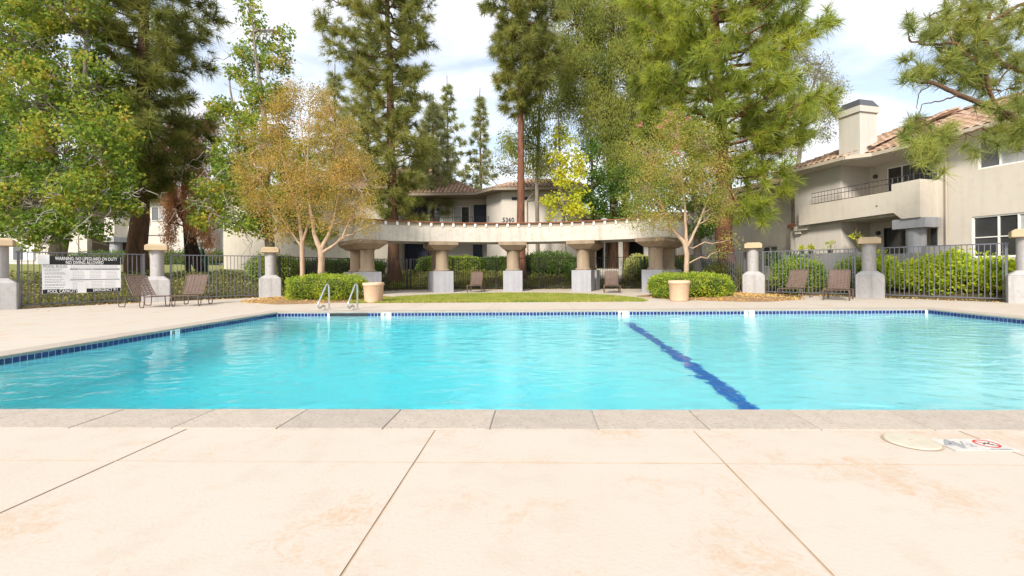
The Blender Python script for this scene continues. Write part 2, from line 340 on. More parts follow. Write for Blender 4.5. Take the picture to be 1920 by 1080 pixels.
L_cover = leafmat('ground cover leaves', [(0.09,0.065,0.035),(0.08,0.095,0.03),(0.11,0.14,0.035),(0.17,0.18,0.05),(0.19,0.13,0.07)], trans=0.25, nscale=1.2)
L_var = leafmat('variegated leaves', [(0.16,0.22,0.06),(0.30,0.34,0.14),(0.42,0.42,0.20)], trans=0.3)
L_grass = leafmat('lawn grass', [(0.10,0.15,0.025),(0.15,0.20,0.035),(0.21,0.24,0.05),(0.30,0.25,0.10)], trans=0.3, nscale=1.5)
L_blade = leafmat('strappy leaves', [(0.03,0.07,0.02),(0.06,0.115,0.03),(0.11,0.16,0.045)], trans=0.25)
L_litter = leafmat('fallen dry leaves', [(0.30,0.16,0.06),(0.42,0.27,0.10),(0.52,0.38,0.16)], trans=0.1)

# ------------------------------------------------------------------ ground
PX_L, PX_R, PY_N, PY_F = -5.95, 8.45, 2.93, 10.16      # pool edge
PIERS = [(-13.9, 11.3), (-12.25, 14.25), (-9.95, 16.6)]
PIERS_R = [(7.72, 16.65), (10.15, 14.3), (12.15, 11.7)]
FLINE = [(-14.75, 8.6), (-13.9, 11.3), (-12.25, 14.25), (-9.95, 16.6), (-8.3, 20.4), (-6.4, 22.2), (2.2, 22.2), (4.9, 21.6), (6.4, 20.0), (7.72, 16.65), (10.15, 14.3), (12.15, 11.7), (13.3, 8.8)]
FL = np.array(FLINE)
def fence_dist(x, y):      # distance to the fence line, positive outside
    x = np.asarray(x, float); y = np.asarray(y, float)
    P = np.concatenate([[[-15.5, -6]], FL, [[14.5, -6]]])
    best = np.full(x.shape, 1e9); inside = np.zeros(x.shape, bool)
    n = len(P)
    for i in range(n):
        a = P[i]; b = P[(i+1) % n]; ab = b-a
        if i < n-1:
            t = np.clip(((x-a[0])*ab[0]+(y-a[1])*ab[1])/(ab@ab), 0, 1)
            d = np.hypot(x-(a[0]+t*ab[0]), y-(a[1]+t*ab[1])); best = np.minimum(best, d)
        c = ((a[1] > y) != (b[1] > y)) & (x < (b[0]-a[0])*(y-a[1])/(b[1]-a[1]+1e-12)+a[0]); inside ^= c
    return np.where(inside, -best, best)
def ss(a, b, x):
    t = np.clip((x-a)/(b-a), 0, 1); return t*t*(3-2*t)
def terrain_z(x, y):
    x = np.asarray(x, float); y = np.asarray(y, float)
    d = fence_dist(x, y)
    rise = 0.80*ss(0.3, 4.5, d)
    left = ss(-4, -12, x)
    rise = rise + left*0.75*ss(6, 24, d) + (1-left)*0.15*ss(6, 20, d)
    right = ss(6.5, 9.0, x)
    rise = rise*(1-right) + right*0.35*ss(0.2, 2.0, d)
    return np.where(d > 0, rise, 0) - 0.045
def zt(x, y): return float(terrain_z(np.array([x]), np.array([y]))[0])

def build_terrain():
    def ax(lo, hi, inner, step):
        a = [lo, lo*0.5, lo*0.3]
        return a
    xs = np.unique(np.concatenate([[-900, -400, -200, -120, -80, -60], np.arange(-50, 50.1, 1.0), [60, 80, 120, 200, 400, 900], np.arange(-16, 16, 0.5), [PX_L-0.25, PX_R+0.25]]))
    ys = np.unique(np.concatenate([[-400, -150, -60, -30, -15, -8], np.arange(-6, 60.1, 1.0), np.arange(9, 27, 0.5), [80, 120, 200, 400, 1000, 2000], [PY_N-0.25, PY_F+0.25]]))
    X, Y = np.meshgrid(xs, ys); Z = terrain_z(X.ravel(), Y.ravel())
    far = ss(60, 200, np.hypot(X.ravel(), Y.ravel())); Z = Z + far*0.0
    G = Geo(); V = np.stack([X.ravel(), Y.ravel(), Z], -1)
    F = []; nx = len(xs)
    for j in range(len(ys)-1):
        for i in range(nx-1):
            cx = (xs[i]+xs[i+1])/2; cy = (ys[j]+ys[j+1])/2
            if PX_L-0.25 < cx < PX_R+0.25 and PY_N-0.25 < cy < PY_F+0.25: continue
            a = j*nx+i; F.append((a, a+1, a+nx+1, a+nx))
    G.add(V, np.array(F)); return G.build('ground', m_soil, smooth=True, kind='structure')
build_terrain()

# deck: slabs laid side by side over a thin base, clipped to the fence line
deckpoly = [(-15.4, -6)] + [tuple(np.array(p) + (np.array([-0.9, 12]) - np.array(p))/np.linalg.norm(np.array([-0.9, 12]) - np.array(p))*0.22) for p in FLINE] + [(14.4, -6)]
deckpoly = deckpoly[::-1]        # CCW
def clip_rect(poly, x0, y0, x1, y1):
    def clip(P, inside, inter):
        out = []
        for i in range(len(P)):
            a = P[i]; b = P[(i+1) % len(P)]
            ia, ib = inside(a), inside(b)
            if ia: out.append(a)
            if ia != ib: out.append(inter(a, b))
        return out
    def ix(v): return lambda a, b: (v, a[1]+(b[1]-a[1])*(v-a[0])/(b[0]-a[0]))
    def iy(v): return lambda a, b: (a[0]+(b[0]-a[0])*(v-a[1])/(b[1]-a[1]), v)
    P = poly
    for ins, it in ((lambda p: p[0] >= x0, ix(x0)), (lambda p: p[0] <= x1, ix(x1)), (lambda p: p[1] >= y0, iy(y0)), (lambda p: p[1] <= y1, iy(y1))):
        if len(P) < 3: return []
        P = clip(P, ins, it)
    Q = []
    for p in P:
        if not Q or math.hypot(p[0]-Q[-1][0], p[1]-Q[-1][1]) > 1e-3: Q.append(p)
    if len(Q) > 2 and math.hypot(Q[0][0]-Q[-1][0], Q[0][1]-Q[-1][1]) < 1e-3: Q.pop()
    return Q if len(Q) >= 3 else []
base = Geo()
CW = 0.355
for (x0, y0, x1, y1) in [(-16, -6, 15, PY_N-CW), (-16, PY_N-CW, PX_L-CW, PY_F+CW), (PX_R+CW, PY_N-CW, 15, PY_F+CW), (-16, PY_F+CW, 15, 23)]:
    P = clip_rect(deckpoly, x0, y0, x1, y1)
    if P: base.prism(P, -0.06, -0.0045)
deck = base.build('pool_deck', m_sub, kind='structure')
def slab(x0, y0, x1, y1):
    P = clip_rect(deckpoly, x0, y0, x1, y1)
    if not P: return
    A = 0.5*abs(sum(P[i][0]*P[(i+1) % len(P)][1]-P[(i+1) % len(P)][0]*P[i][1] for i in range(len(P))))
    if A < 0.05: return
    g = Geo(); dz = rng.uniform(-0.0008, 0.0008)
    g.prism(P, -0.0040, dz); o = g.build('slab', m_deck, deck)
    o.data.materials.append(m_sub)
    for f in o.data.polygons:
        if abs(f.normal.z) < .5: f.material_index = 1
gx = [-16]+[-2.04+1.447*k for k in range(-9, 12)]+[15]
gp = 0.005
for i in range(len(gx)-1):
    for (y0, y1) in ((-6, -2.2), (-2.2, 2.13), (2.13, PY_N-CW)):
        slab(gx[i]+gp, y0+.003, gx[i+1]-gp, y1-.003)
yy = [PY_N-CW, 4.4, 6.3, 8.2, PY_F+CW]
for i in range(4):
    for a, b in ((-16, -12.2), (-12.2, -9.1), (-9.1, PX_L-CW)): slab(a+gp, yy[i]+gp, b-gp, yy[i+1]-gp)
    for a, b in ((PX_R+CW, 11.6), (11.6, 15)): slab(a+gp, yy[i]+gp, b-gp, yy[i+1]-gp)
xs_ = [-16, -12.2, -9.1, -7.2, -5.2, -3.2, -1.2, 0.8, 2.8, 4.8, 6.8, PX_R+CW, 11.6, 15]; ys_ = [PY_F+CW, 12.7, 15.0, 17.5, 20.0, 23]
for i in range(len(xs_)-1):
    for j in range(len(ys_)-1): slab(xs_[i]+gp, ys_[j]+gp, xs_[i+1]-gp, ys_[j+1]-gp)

# pool basin
def floor_z(x): return -np.interp(x, [PX_L, -2.5, 1.9, 8.45], [2.45, 2.35, 1.30, 0.85])
pb = Geo(); xsP = [PX_L, -2.5, 1.9, PX_R]
for a, b in zip(xsP[:-1], xsP[1:]):
    pb.add([(a, PY_N, floor_z(a)), (b, PY_N, floor_z(b)), (b, PY_F, floor_z(b)), (a, PY_F, floor_z(a))], [(0, 1, 2, 3)])
    pb.add([(a, PY_F, floor_z(a)), (b, PY_F, floor_z(b)), (b, PY_F, -0.02), (a, PY_F, -0.02)], [(0, 1, 2, 3)])
    pb.add([(a, PY_N, floor_z(a)), (b, PY_N, floor_z(b)), (b, PY_N, -0.02), (a, PY_N, -0.02)], [(0, 3, 2, 1)])
for x, fl in ((PX_L, 0), (PX_R, 1)):
    pb.add([(x, PY_N, floor_z(x)), (x, PY_F, floor_z(x)), (x, PY_F, -0.02), (x, PY_N, -0.02)], [(0, 1, 2, 3) if not fl else (0, 3, 2, 1)])
basin = pb.build('pool_basin', m_plaster, kind='structure')
lane = Geo(); xl0, xl1 = 2.02, 1.92
n_ = 24
for i in range(n_):
    y0 = PY_N+0.5+(PY_F-PY_N-0.7)*i/n_; y1 = PY_N+0.5+(PY_F-PY_N-0.7)*(i+1)/n_
    xa = xl0+(xl1-xl0)*i/n_; xb = xl0+(xl1-xl0)*(i+1)/n_; z = floor_z(1.95)+0.012
    for k in range(2):
        o_ = -0.095+0.096*k
        lane.add([(xa+o_, y0+.003, z), (xa+o_+.093, y0+.003, z), (xb+o_+.093, y1-.003, z), (xb+o_, y1-.003, z)], [(0, 1, 2, 3)])
lane.build('lane_stripe', m_lane, basin)
# tile band behind the tiles
tb = Geo(); t_ = 0.004; ZT0, ZT1 = -0.19, -0.022
tb.box(PX_L, PY_F-t_, ZT0, PX_R, PY_F, ZT1); tb.box(PX_L, PY_N+t_, ZT0, PX_L+t_, PY_F-t_, ZT1); tb.box(PX_R-t_, PY_N+t_, ZT0, PX_R, PY_F-t_, ZT1); tb.box(PX_L, PY_N, ZT0, PX_R, PY_N+t_, ZT1)
tb.build('grout_band', m_grout, basin)
PIT = 0.0762; tw = 0.066
def tmesh(name, w, h, t):
    g = Geo(); g.box(-w/2, -t, -h/2, w/2, 0, h/2); o = g.build(name, m_tile); me = o.data; bpy.data.objects.remove(o); return me
tile_me = tmesh('tile', tw, 0.066, 0.005)
def put_tile(x, y, z, rz):
    o = bpy.data.objects.new('tile', tile_me); o.location = (x, y, z); o.rotation_euler = (0, 0, rz); link(o, basin)
MARK_F = [(-3.43, '8'), (1.85, '4½'), (4.62, '3½')]; MARK_L = 7.25
stuffT = Geo()
TZ = -0.066
k = 0; y = PY_F-0.06
while y > PY_N+0.1:
    if abs(y-MARK_L) > 0.09 and y > 4.3: put_tile(PX_L+t_, y, TZ, math.pi/2)
    if y > 7.9: put_tile(PX_R-t_, y, TZ, -math.pi/2)
    elif y <= 7.9: stuffT.box(PX_R-t_-0.005, y-tw/2, TZ-.033, PX_R-t_, y+tw/2, TZ+.033)
    if y <= 4.3: stuffT.box(PX_L+t_, y-tw/2, TZ-.033, PX_L+t_+0.005, y+tw/2, TZ+.033)
    y -= PIT
x = PX_L+0.06; nt_ = 0
while x < PX_R-0.04:
    if all(abs(x-mxx) > 0.115 for mxx, _ in MARK_F) and not (-4.75 < x < -3.85):
        if x > 0.2 and nt_ < 150: put_tile(x, PY_F-t_, TZ, 0); nt_ += 1
        else: stuffT.box(x-tw/2, PY_F-t_-0.005, TZ-.033, x+tw/2, PY_F-t_, TZ+.033)
    stuffT.box(x-tw/2, PY_N+t_, TZ-.033, x+tw/2, PY_N+t_+.005, TZ+.033)
    x += PIT
stuffT.build('waterline_tiles', m_tile, basin, kind='stuff')
sk = Geo(); sk.box(-4.74, PY_F-t_-0.003, -0.13, -3.86, PY_F-t_, -0.03); sk.build('skimmer_opening', m_dark, basin)

def text(body, size, mt, parent, loc, rot, sx=1.0, offset=0.0, align='CENTER', ext=0.0008, name='lettering'):
    c = bpy.data.curves.new(name, 'FONT'); c.body = body; c.size = size; c.align_x = align; c.align_y = 'CENTER'; c.extrude = ext; c.offset = offset
    c.resolution_u = 3; c.materials.append(mt)
    o = bpy.data.objects.new(name, c); link(o, parent); o.location = tuple(float(v) for v in loc); o.rotation_euler = rot; o.scale = (sx, 1, 1)
    dg = bpy.context.evaluated_depsgraph_get(); me = bpy.data.meshes.new_from_object(o.evaluated_get(dg)); 
    mo = bpy.data.objects.new(name, me); link(mo, parent); mo.location = o.location; mo.rotation_euler = rot; mo.scale = (sx, 1, 1)
    bpy.data.objects.remove(o); return mo
def marker(x, y, z, rz, txt):
    g = Geo(); g.box(-0.10, -0.008, -0.05, 0.10, -0.0005, 0.045)
    o = g.build('depth_marker', m_signw, basin); o.location = (x, y, z); o.rotation_euler = (0, 0, rz)
    text(txt[0], 0.125, m_ink, o, (-0.035, -0.0095, -0.012), (rad(90), 0, 0), offset=0.002)
    if len(txt) > 1: text(txt[1], 0.07, m_greyink, o, (0.012, -0.0095, 0.0), (rad(90), 0, 0))
    text('FT', 0.035, m_greyink, o, (0.058, -0.0095, 0.012), (rad(90), 0, 0))
for mxx, tx in MARK_F: marker(mxx, PY_F-t_, TZ, 0, tx)
marker(PX_L+t_, MARK_L, TZ, math.pi/2, '8')

# coping stones
cop = Geo(); cop.box(PX_L-CW+.01, PY_N-CW+.01, -0.06, PX_R+CW-.01, PY_N-0.03, -0.006); cop.box(PX_L-CW+.01, PY_F+0.03, -0.06, PX_R+CW-.01, PY_F+CW-.01, -0.006)
cop.box(PX_L-CW+.01, PY_N-0.03, -0.06, PX_L-0.03, PY_F+0.03, -0.006); cop.box(PX_R+0.03, PY_N-0.03, -0.06, PX_R+CW-.01, PY_F+0.03, -0.006)
coping = cop.build('pool_coping', m_nose, kind='structure')
def cstone(x0, y0, x1, y1, lip=None):
    g = Geo(); z = 0.004+rng.uniform(-0.0015, 0.0015); g.box(x0, y0, -0.0055 if False else -0.0235, x1, y1, z); o = g.build('coping_stone', m_coping, coping)
    b = o.modifiers.new('b', 'BEVEL'); b.width = 0.007; b.segments = 2
L_ = 0.617; j = 0.002
x = -0.27-0.6-L_*9
x = -0.285 - L_*9
xs_c = [PX_L-CW]
while x < PX_R+CW-0.3:
    if x > PX_L-CW+0.2: xs_c.append(x)
    x += L_
xs_c.append(PX_R+CW)
for a, b in zip(xs_c[:-1], xs_c[1:]):
    cstone(a+j, PY_N-CW, b-j, PY_N+0.012); cstone(a+j, PY_F-0.012, b-j, PY_F+CW)
ny = 11; st_ = (PY_F-PY_N-0.024)/ny
for i in range(ny):
    a = PY_N+0.012+st_*i
    cstone(PX_L-CW, a+j, PX_L+0.012, a+st_-j); cstone(PX_R-0.012, a+j, PX_R+CW, a+st_-j)
nz = Geo(); e = 0.016
nz.box(PX_L-0.02, PY_F-0.006, -0.030, PX_R+0.02, PY_F+0.03, -0.0237); nz.box(PX_L-0.03, PY_N, -0.030, PX_L+0.006, PY_F-.006, -0.0237); nz.box(PX_R-0.006, PY_N, -0.030, PX_R+0.03, PY_F-.006, -0.0237)
nz.build('mortar_bed', m_nose, coping)

# water
wm = bpy.data.materials.new('pool water'); wm.use_nodes = True; t = wm.node_tree; t.nodes.clear()
out = t.nodes.new('ShaderNodeOutputMaterial')
gl = t.nodes.new('ShaderNodeBsdfGlass'); gl.inputs['IOR'].default_value = 1.333; gl.inputs['Roughness'].default_value = 0.0; gl.inputs['Color'].default_value = (1, 1, 1, 1)
gm = t.nodes.new('ShaderNodeNewGeometry'); mpn = t.nodes.new('ShaderNodeMapping'); mpn.inputs['Scale'].default_value = (0.8, 1.25, 1); mpn.inputs['Rotation'].default_value = (0, 0, rad(12))
t.links.new(gm.outputs['Position'], mpn.inputs[0])
def nz_(s, d, dist):
    n = t.nodes.new('ShaderNodeTexNoise'); n.inputs['Scale'].default_value = s; n.inputs['Detail'].default_value = d; n.inputs['Distortion'].default_value = dist; t.links.new(mpn.outputs[0], n.inputs['Vector']); return n
n1 = nz_(4.4, 0.6, 0.5); n2 = nz_(16, 3, 0.8)
n3 = nz_(0.35, 1, 0)
mm = t.nodes.new('ShaderNodeMath'); mm.operation = 'MULTIPLY_ADD'; mm.inputs[1].default_value = 0.13
t.links.new(n2.outputs['Fac'], mm.inputs[0]); t.links.new(n1.outputs['Fac'], mm.inputs[2])
mr = t.nodes.new('ShaderNodeMapRange'); mr.inputs[1].default_value = 0.35; mr.inputs[2].default_value = 0.65; mr.inputs[3].default_value = 0.8; mr.inputs[4].default_value = 1.1
t.links.new(n3.outputs['Fac'], mr.inputs[0])
ml = t.nodes.new('ShaderNodeMath'); ml.operation = 'MULTIPLY'; t.links.new(mm.outputs[0], ml.inputs[0]); t.links.new(mr.outputs[0], ml.inputs[1])
bp = t.nodes.new('ShaderNodeBump'); bp.inputs['Strength'].default_value = 1.0; bp.inputs['Distance'].default_value = 0.0155
t.links.new(ml.outputs[0], bp.inputs['Height']); t.links.new(bp.outputs[0], gl.inputs['Normal'])
t.links.new(gl.outputs[0], out.inputs['Surface'])
va = t.nodes.new('ShaderNodeVolumeAbsorption'); va.inputs['Color'].default_value = (0.20, 0.945, 0.988, 1); va.inputs['Density'].default_value = 0.42
t.links.new(va.outputs[0], out.inputs['Volume'])
ZW = -0.098
wg = Geo(); e = 0.02
wg.box(PX_L-e, PY_N-e, -2.6, PX_R+e, PY_F+e, ZW); water = wg.build('water', wm, kind='structure')

# skimmer lid and deck depth marker
o = Geo().lathe([(0.0, 0.008), (0.112, 0.008), (0.118, 0.005), (0.12, -0.01)], 40).build('skimmer_lid', m_lid, smooth=False); o.location = (1.92, 2.41, 0)
tag(o, 'round cream skimmer lid set in the deck near the pool edge', 'skimmer lid')
ring = Geo().lathe([(0.120, 0.0032), (0.127, 0.0032)], 40).build('rim', m_sub, o)
Geo().lathe([(0.0, 0.0105), (0.012, 0.0105), (0.012, 0.008)], 12).build('screw', m_gutter, o)
mk = empty('depth_marker_tile', (2.03, 2.36, 0.0), rad(0), label='white ceramic deck tile pair reading 4½ with a red no diving symbol', cat='depth marker')
g = Geo(); g.box(0.0, -0.075, 0.0, 0.15, 0.075, 0.0055); g.build('number_tile', m_tilew, mk)
g = Geo(); g.box(0.153, -0.075, 0.0, 0.303, 0.075, 0.0055); tl = g.build('symbol_tile', m_tilew, mk)
text('4', 0.16, m_greyink, mk, (0.05, 0.0, 0.0062), (0, 0, 0), offset=0.004)
text('½', 0.10, m_greyink, mk, (0.112, 0.0, 0.0062), (0, 0, 0), offset=0.001)
text('NO DIVING', 0.02, m_greyink, mk, (0.228, -0.066, 0.0062), (0, 0, 0))
Geo().lathe([(0.044, 0.0068), (0.053, 0.0068)], 40, (0.228, 0.01, 0)).build('ban_ring', m_red, mk)
g = Geo(); c_, s_ = math.cos(rad(-45)), math.sin(rad(-45))
g.add([(0.228+c_*a-s_*b, 0.01+s_*a+c_*b, 0.0066) for a, b in ((-.046, -.004), (.046, -.004), (.046, .004), (-.046, .004))], [(0, 1, 2, 3)]); g.build('ban_bar', m_red, mk)
g = Geo(); g.tube([(0.205, 0.0, 0.0062), (0.222, 0.016, 0.0062), (0.236, 0.008, 0.0062), (0.25, 0.022, 0.0062)], 0.0035, 4); g.lathe([(0, 0.0068), (0.007, 0.0068)], 10, (0.243, -0.004, 0)); g.build('diver_figure', m_ink, mk)
# ------------------------------------------------------------------ pergola
PC = np.array([-0.9, 10.8]); 
def pol(a, r): return PC[0]+r*math.sin(rad(a)), PC[1]+r*math.cos(rad(a))
perg = empty('pergola', (PC[0], PC[1]+9.35, 0), label='curved stucco pergola of ten brown columns on grey blocks behind the pool lawn', cat='pergola')
PO = np.array([PC[0], PC[1]+9.35, 0])
def arc_beam(a0, a1, r0, r1, z0, z1, n=26):
    g = Geo(); V = []
    for i in range(n+1):
        a = a0+(a1-a0)*i/n
        for r, z in ((r0, z0), (r1, z0), (r1, z1), (r0, z1)):
            x, y = pol(a, r); V.append((x, y, z))
    F = [(3, 2, 1, 0), tuple(4*n+k for k in range(4))]
    for i in range(n):
        for k in range(4):
            k2 = (k+1) % 4; F.append((4*i+k, 4*i+k2, 4*i+4+k2, 4*i+4+k))
    return g.add(V, F)
A0, A1 = -43.0, 40.3
arc_beam(A0, A1, 9.10, 9.45, 2.16, 2.80).build('front_beam', m_beam, perg, origin=PO)
arc_beam(A0, A1, 10.55, 10.9, 2.16, 2.80).build('rear_beam', m_beam, perg, origin=PO)
for a, nm in ((A0, 1), (A1, -1)):
    g = arc_beam(a if nm > 0 else a-2.0, a+2.0 if nm > 0 else a, 9.45, 10.55, 2.16, 2.80, 2); g.build('end_beam', m_beam, perg, origin=PO)
g = arc_beam(A0+.3, A1-.3, 9.13, 10.86, 2.801, 2.955); g.build('fascia_band', m_band, perg, origin=PO)
arc_beam(A0+.2, A1-.2, 9.04, 10.92, 2.957, 3.0, 40).build('roof_deck', m_wood, perg, origin=PO)
nr = 28
for i in range(nr):
    a = A0+1.6+(A1-A0-3.2)*i/(nr-1); g = Geo(); w = 0.043
    q = [pol(a, 9.06), pol(a, 9.129)]; dx, dy = math.cos(rad(a))*w, -math.sin(rad(a))*w
    pts = [(q[0][0]-dx, q[0][1]-dy), (q[0][0]+dx, q[0][1]+dy), (q[1][0]+dx, q[1][1]+dy), (q[1][0]-dx, q[1][1]-dy)]
    g.prism(pts, 2.803, 2.955); g.build('rafter_end', m_white, perg, origin=PO)
def pcolumn(a, r):
    x, y = pol(a, r)
    g = Geo()
    def rg(h, z): return [(-h, -h, z), (h, -h, z), (h, h, z), (-h, h, z)]
    g.hexa(rg(.34, 1.80), rg(.60, 2.01)); g.hexa(rg(.60, 2.0105), rg(.60, 2.157)); o = g.build('capital', m_col, perg); 
    g2 = Geo(); g2.lathe([(0, 0.9), (.34, .9), (.34, .955), (.30, .985), (.275, 1.0), (.27, 1.73), (.31, 1.798), (0, 1.798)], 28); c = g2.build('column', m_col, perg, smooth=False)
    g3 = Geo(); g3.box(-.42, -.42, -0.01, .42, .42, .90); b = g3.build('column_base', m_grey, perg, bevel=.012)
    for q in (o, c, b):
        q.location = (x-PO[0], y-PO[1], 0); q.rotation_euler = (0, 0, -rad(a))
    for p in c.data.polygons: p.use_smooth = abs(p.normal.z) < .7
for a in (-39.5, -20.5, -1.5, 17.5, 36.5):
    pcolumn(a, 9.35+0.02); pcolumn(a, 10.68)

# ------------------------------------------------------------------ piers and fences
def pier(x, y, rz, label):
    o = empty('fence_pier', (x, y, -0.02), rz, label=label, cat='pier', group='stucco piers along the pool fence')
    g = Geo(); h = .42
    def rg(h, z): return [(-h, -h, z), (h, -h, z), (h, h, z), (-h, h, z)]
    g.hexa(rg(.355, 0), rg(.355, .70)); g.hexa(rg(.355, .7003), rg(.19, .83)); g.build('pedestal', m_pier, o, bevel=.02)
    g = Geo(); g.lathe([(.185, .81), (.185, 1.66)], 26); c = g.build('shaft', m_pier, o, smooth=True)
    g = Geo(); g.hexa(rg(.285, 1.655), rg(.285, 1.81)); g.hexa(rg(.285, 1.8103), rg(.20, 1.86)); g.build('cap', m_cap, o, bevel=.015)
pier(*PIERS[0], rad(44), 'leftmost pier, cut by the photo edge beside the warning sign')
pier(*PIERS[1], rad(35), 'pier behind the two left loungers, right of the warning sign')
pier(*PIERS[2], rad(27), 'pier left of the rounded green hedge and golden trees')
pier(*PIERS_R[0], rad(-22), 'pier left of the right hand loungers near the tall red trunk')
pier(*PIERS_R[1], rad(-32), 'pier between the right hand loungers and the lemon hedge')
pier(*PIERS_R[2], rad(-40), 'rightmost pier, at the end of the lemon hedge')
def boxmesh(name, w, d, h, m):
    g = Geo(); g.box(-w/2, -d/2, 0, w/2, d/2, h); o = g.build(name, m); me = o.data; bpy.data.objects.remove(o); return me
pk_me = {m: boxmesh('picket', .017, .017, 1.38, mt) for m, mt in (('s', m_iron), ('b', m_iron2))}
pt_me = {m: boxmesh('post', .05, .05, 1.55, mt) for m, mt in (('s', m_iron), ('b', m_iron2))}
FENCES = {}
def fence(a, b, style, label, g0=.25, g1=.25, pitch=0.112, posts=None):
    a = np.array(a, float); b = np.array(b, float); L = np.linalg.norm(b-a); d = (b-a)/L; ang = math.atan2(d[1], d[0])
    o = empty('picket_fence', (a[0], a[1], 0), ang, label=label, cat='fence', group='iron picket fence round the pool')
    mt = m_iron if style == 's' else m_iron2
    for z in (1.485, .075):
        g = Geo(); g.box(g0, -.017, z, L-g1, .017, z+.028); g.build('rail', mt, o)
    n = int((L-g0-g1)/pitch)
    np_ = max(1, round((L-g0-g1)/2.2)); pos = [g0+.05+(L-g0-g1-.1)*i/np_ for i in range(np_+1)]
    if posts is not None: pos = posts
    for p in pos:
        q = bpy.data.objects.new('post', pt_me[style]); q.location = (p, 0, -.03); link(q, o)
    for i in range(1, n+1):
        x = g0+(L-g0-g1)*i/(n+1)
        if min([abs(x-p) for p in pos]+[9]) < .04: continue
        q = bpy.data.objects.new('picket', pk_me[style]); q.location = (x, 0, .104); link(q, o)
    return o
FS = [('s', 'grey picket fence run leaving the frame left of the leftmost pier'), ('s', 'grey picket fence run carrying the pool warning sign'), ('s', 'grey picket fence run in front of the ground cover slope, left'),
      ('b', 'dark picket fence run behind the golden trees'), ('b', 'short dark picket fence run meeting the left end of the pergola'), ('b', 'long dark picket fence run behind the pergola columns'),
      ('b', 'dark picket fence run before the concrete steps'), ('b', 'short dark picket fence run behind the right myrtle'), ('s', 'picket fence run in front of the red pine trunk'),
      ('s', 'picket fence run behind the right hand loungers'), ('s', 'picket fence run in front of the lemon hedge'), ('s', 'picket fence run leaving the frame beyond the rightmost pier')]
for i in range(len(FLINE)-1):
    pa, pb_ = i in (1, 2, 3, 9, 10, 11), i+1 in (1, 2, 3, 9, 10, 11)
    fence(FLINE[i], FLINE[i+1], FS[i][0], FS[i][1], .30 if pa else .03, .30 if pb_ else .03)

# warning sign on the fence
a = np.array([*PIERS[0], 0.]); b = np.array([*PIERS[1], 0.]); dd = (b-a)/np.linalg.norm(b-a); nn = np.array([dd[1], -dd[0], 0.]); ang = math.atan2(dd[1], dd[0])
p0 = a+nn*.03
c00 = onplane(79, 553.5, p0, nn); c11 = onplane(226, 479, p0, nn)
so = np.array([c00[0], c00[1], 0]); W = float((c11-c00)@dd); Z0, Z1 = 0.36, 1.40
sign = empty('warning_sign', so, ang, label='white pool warning sign with black banners fixed to the fence', cat='sign')
H_ = Z1-Z0
def srect(u0, v0, u1, v1, mt, name, y=-.012, parent=sign):      # fractions of the board, v from the top
    g = Geo(); g.box(W*u0, y, Z1-H_*v1, W*u1, y+.0025, Z1-H_*v0); return g.build(name, mt, parent)
g = Geo(); g.box(0, -.0095, Z0, W, 0, Z1); g.build('board', m_signw, sign)
srect(.005, .0, .995, .225, m_ink, 'top_banner'); srect(.005, .885, .995, .995, m_ink, 'bottom_banner')
R9 = (rad(90), 0, 0)
def stext(s, u, v, size, mt, width, off=0.0, align='CENTER'):
    o = text(s, size, mt, sign, (W*u, -.0135, Z1-H_*v), R9, offset=off, align=align, ext=.0004)
    wd = max(v.co.x for v in o.data.vertices)-min(v.co.x for v in o.data.vertices)
    if wd > 0: o.scale[0] = width*W/wd
    return o
stext('WARNING: NO LIFEGUARD ON DUTY', .55, .065, .135, m_signw, .80, .0012)
stext('NO DIVING ALLOWED', .52, .17, .13, m_signw, .48, .0015)
stext('POOL CAPACITY', .24, .94, .13, m_signw, .36, .0018)
stext('EMERGENCY 911', .79, .935, .115, m_signw, .33, .0015)
stext('POOL RULES', .155, .275, .10, m_greyink, .28, .001)
srect(.33, .325, .98, .365, m_greyink, 'sub_banner'); srect(.33, .625, .98, .65, m_greyink, 'sub_banner')
stext('SAVING A LIFE', .53, .345, .045, m_signw, .2)
lg = Geo()
def words(u0, u1, v, h=.012):
    u = u0
    while u < u1-.01:
        w = rng.uniform(.012, .04); e_ = min(u+w, u1); lg.box(W*u, -.0112, Z1-H_*(v+h), W*e_, -.0100, Z1-H_*v); u = e_+.006
for v in (.34, .385, .44, .47, .53, .56, .61, .655, .69, .745, .775, .83, .87): words(.03, rng.uniform(.2, .30), v)
for v in (.255, .29): words(.34, .95, v, .009)
for u0 in (.36, .58, .80):
    for v in (.40, .44, .48, .52, .56, .59): words(u0, u0+.15, v, .007)
for u0 in (.36, .60, .78):
    for v in (.69, .73, .77, .81, .85): words(u0, u0+.15, v, .007)
lg.build('small_print', m_greyink, sign)
srect(-.05, -.04, .085, .215, m_signw, 'taped_notice', -.017); srect(.42, .73, .535, 1.0, m_signw, 'capacity_patch', -.017)

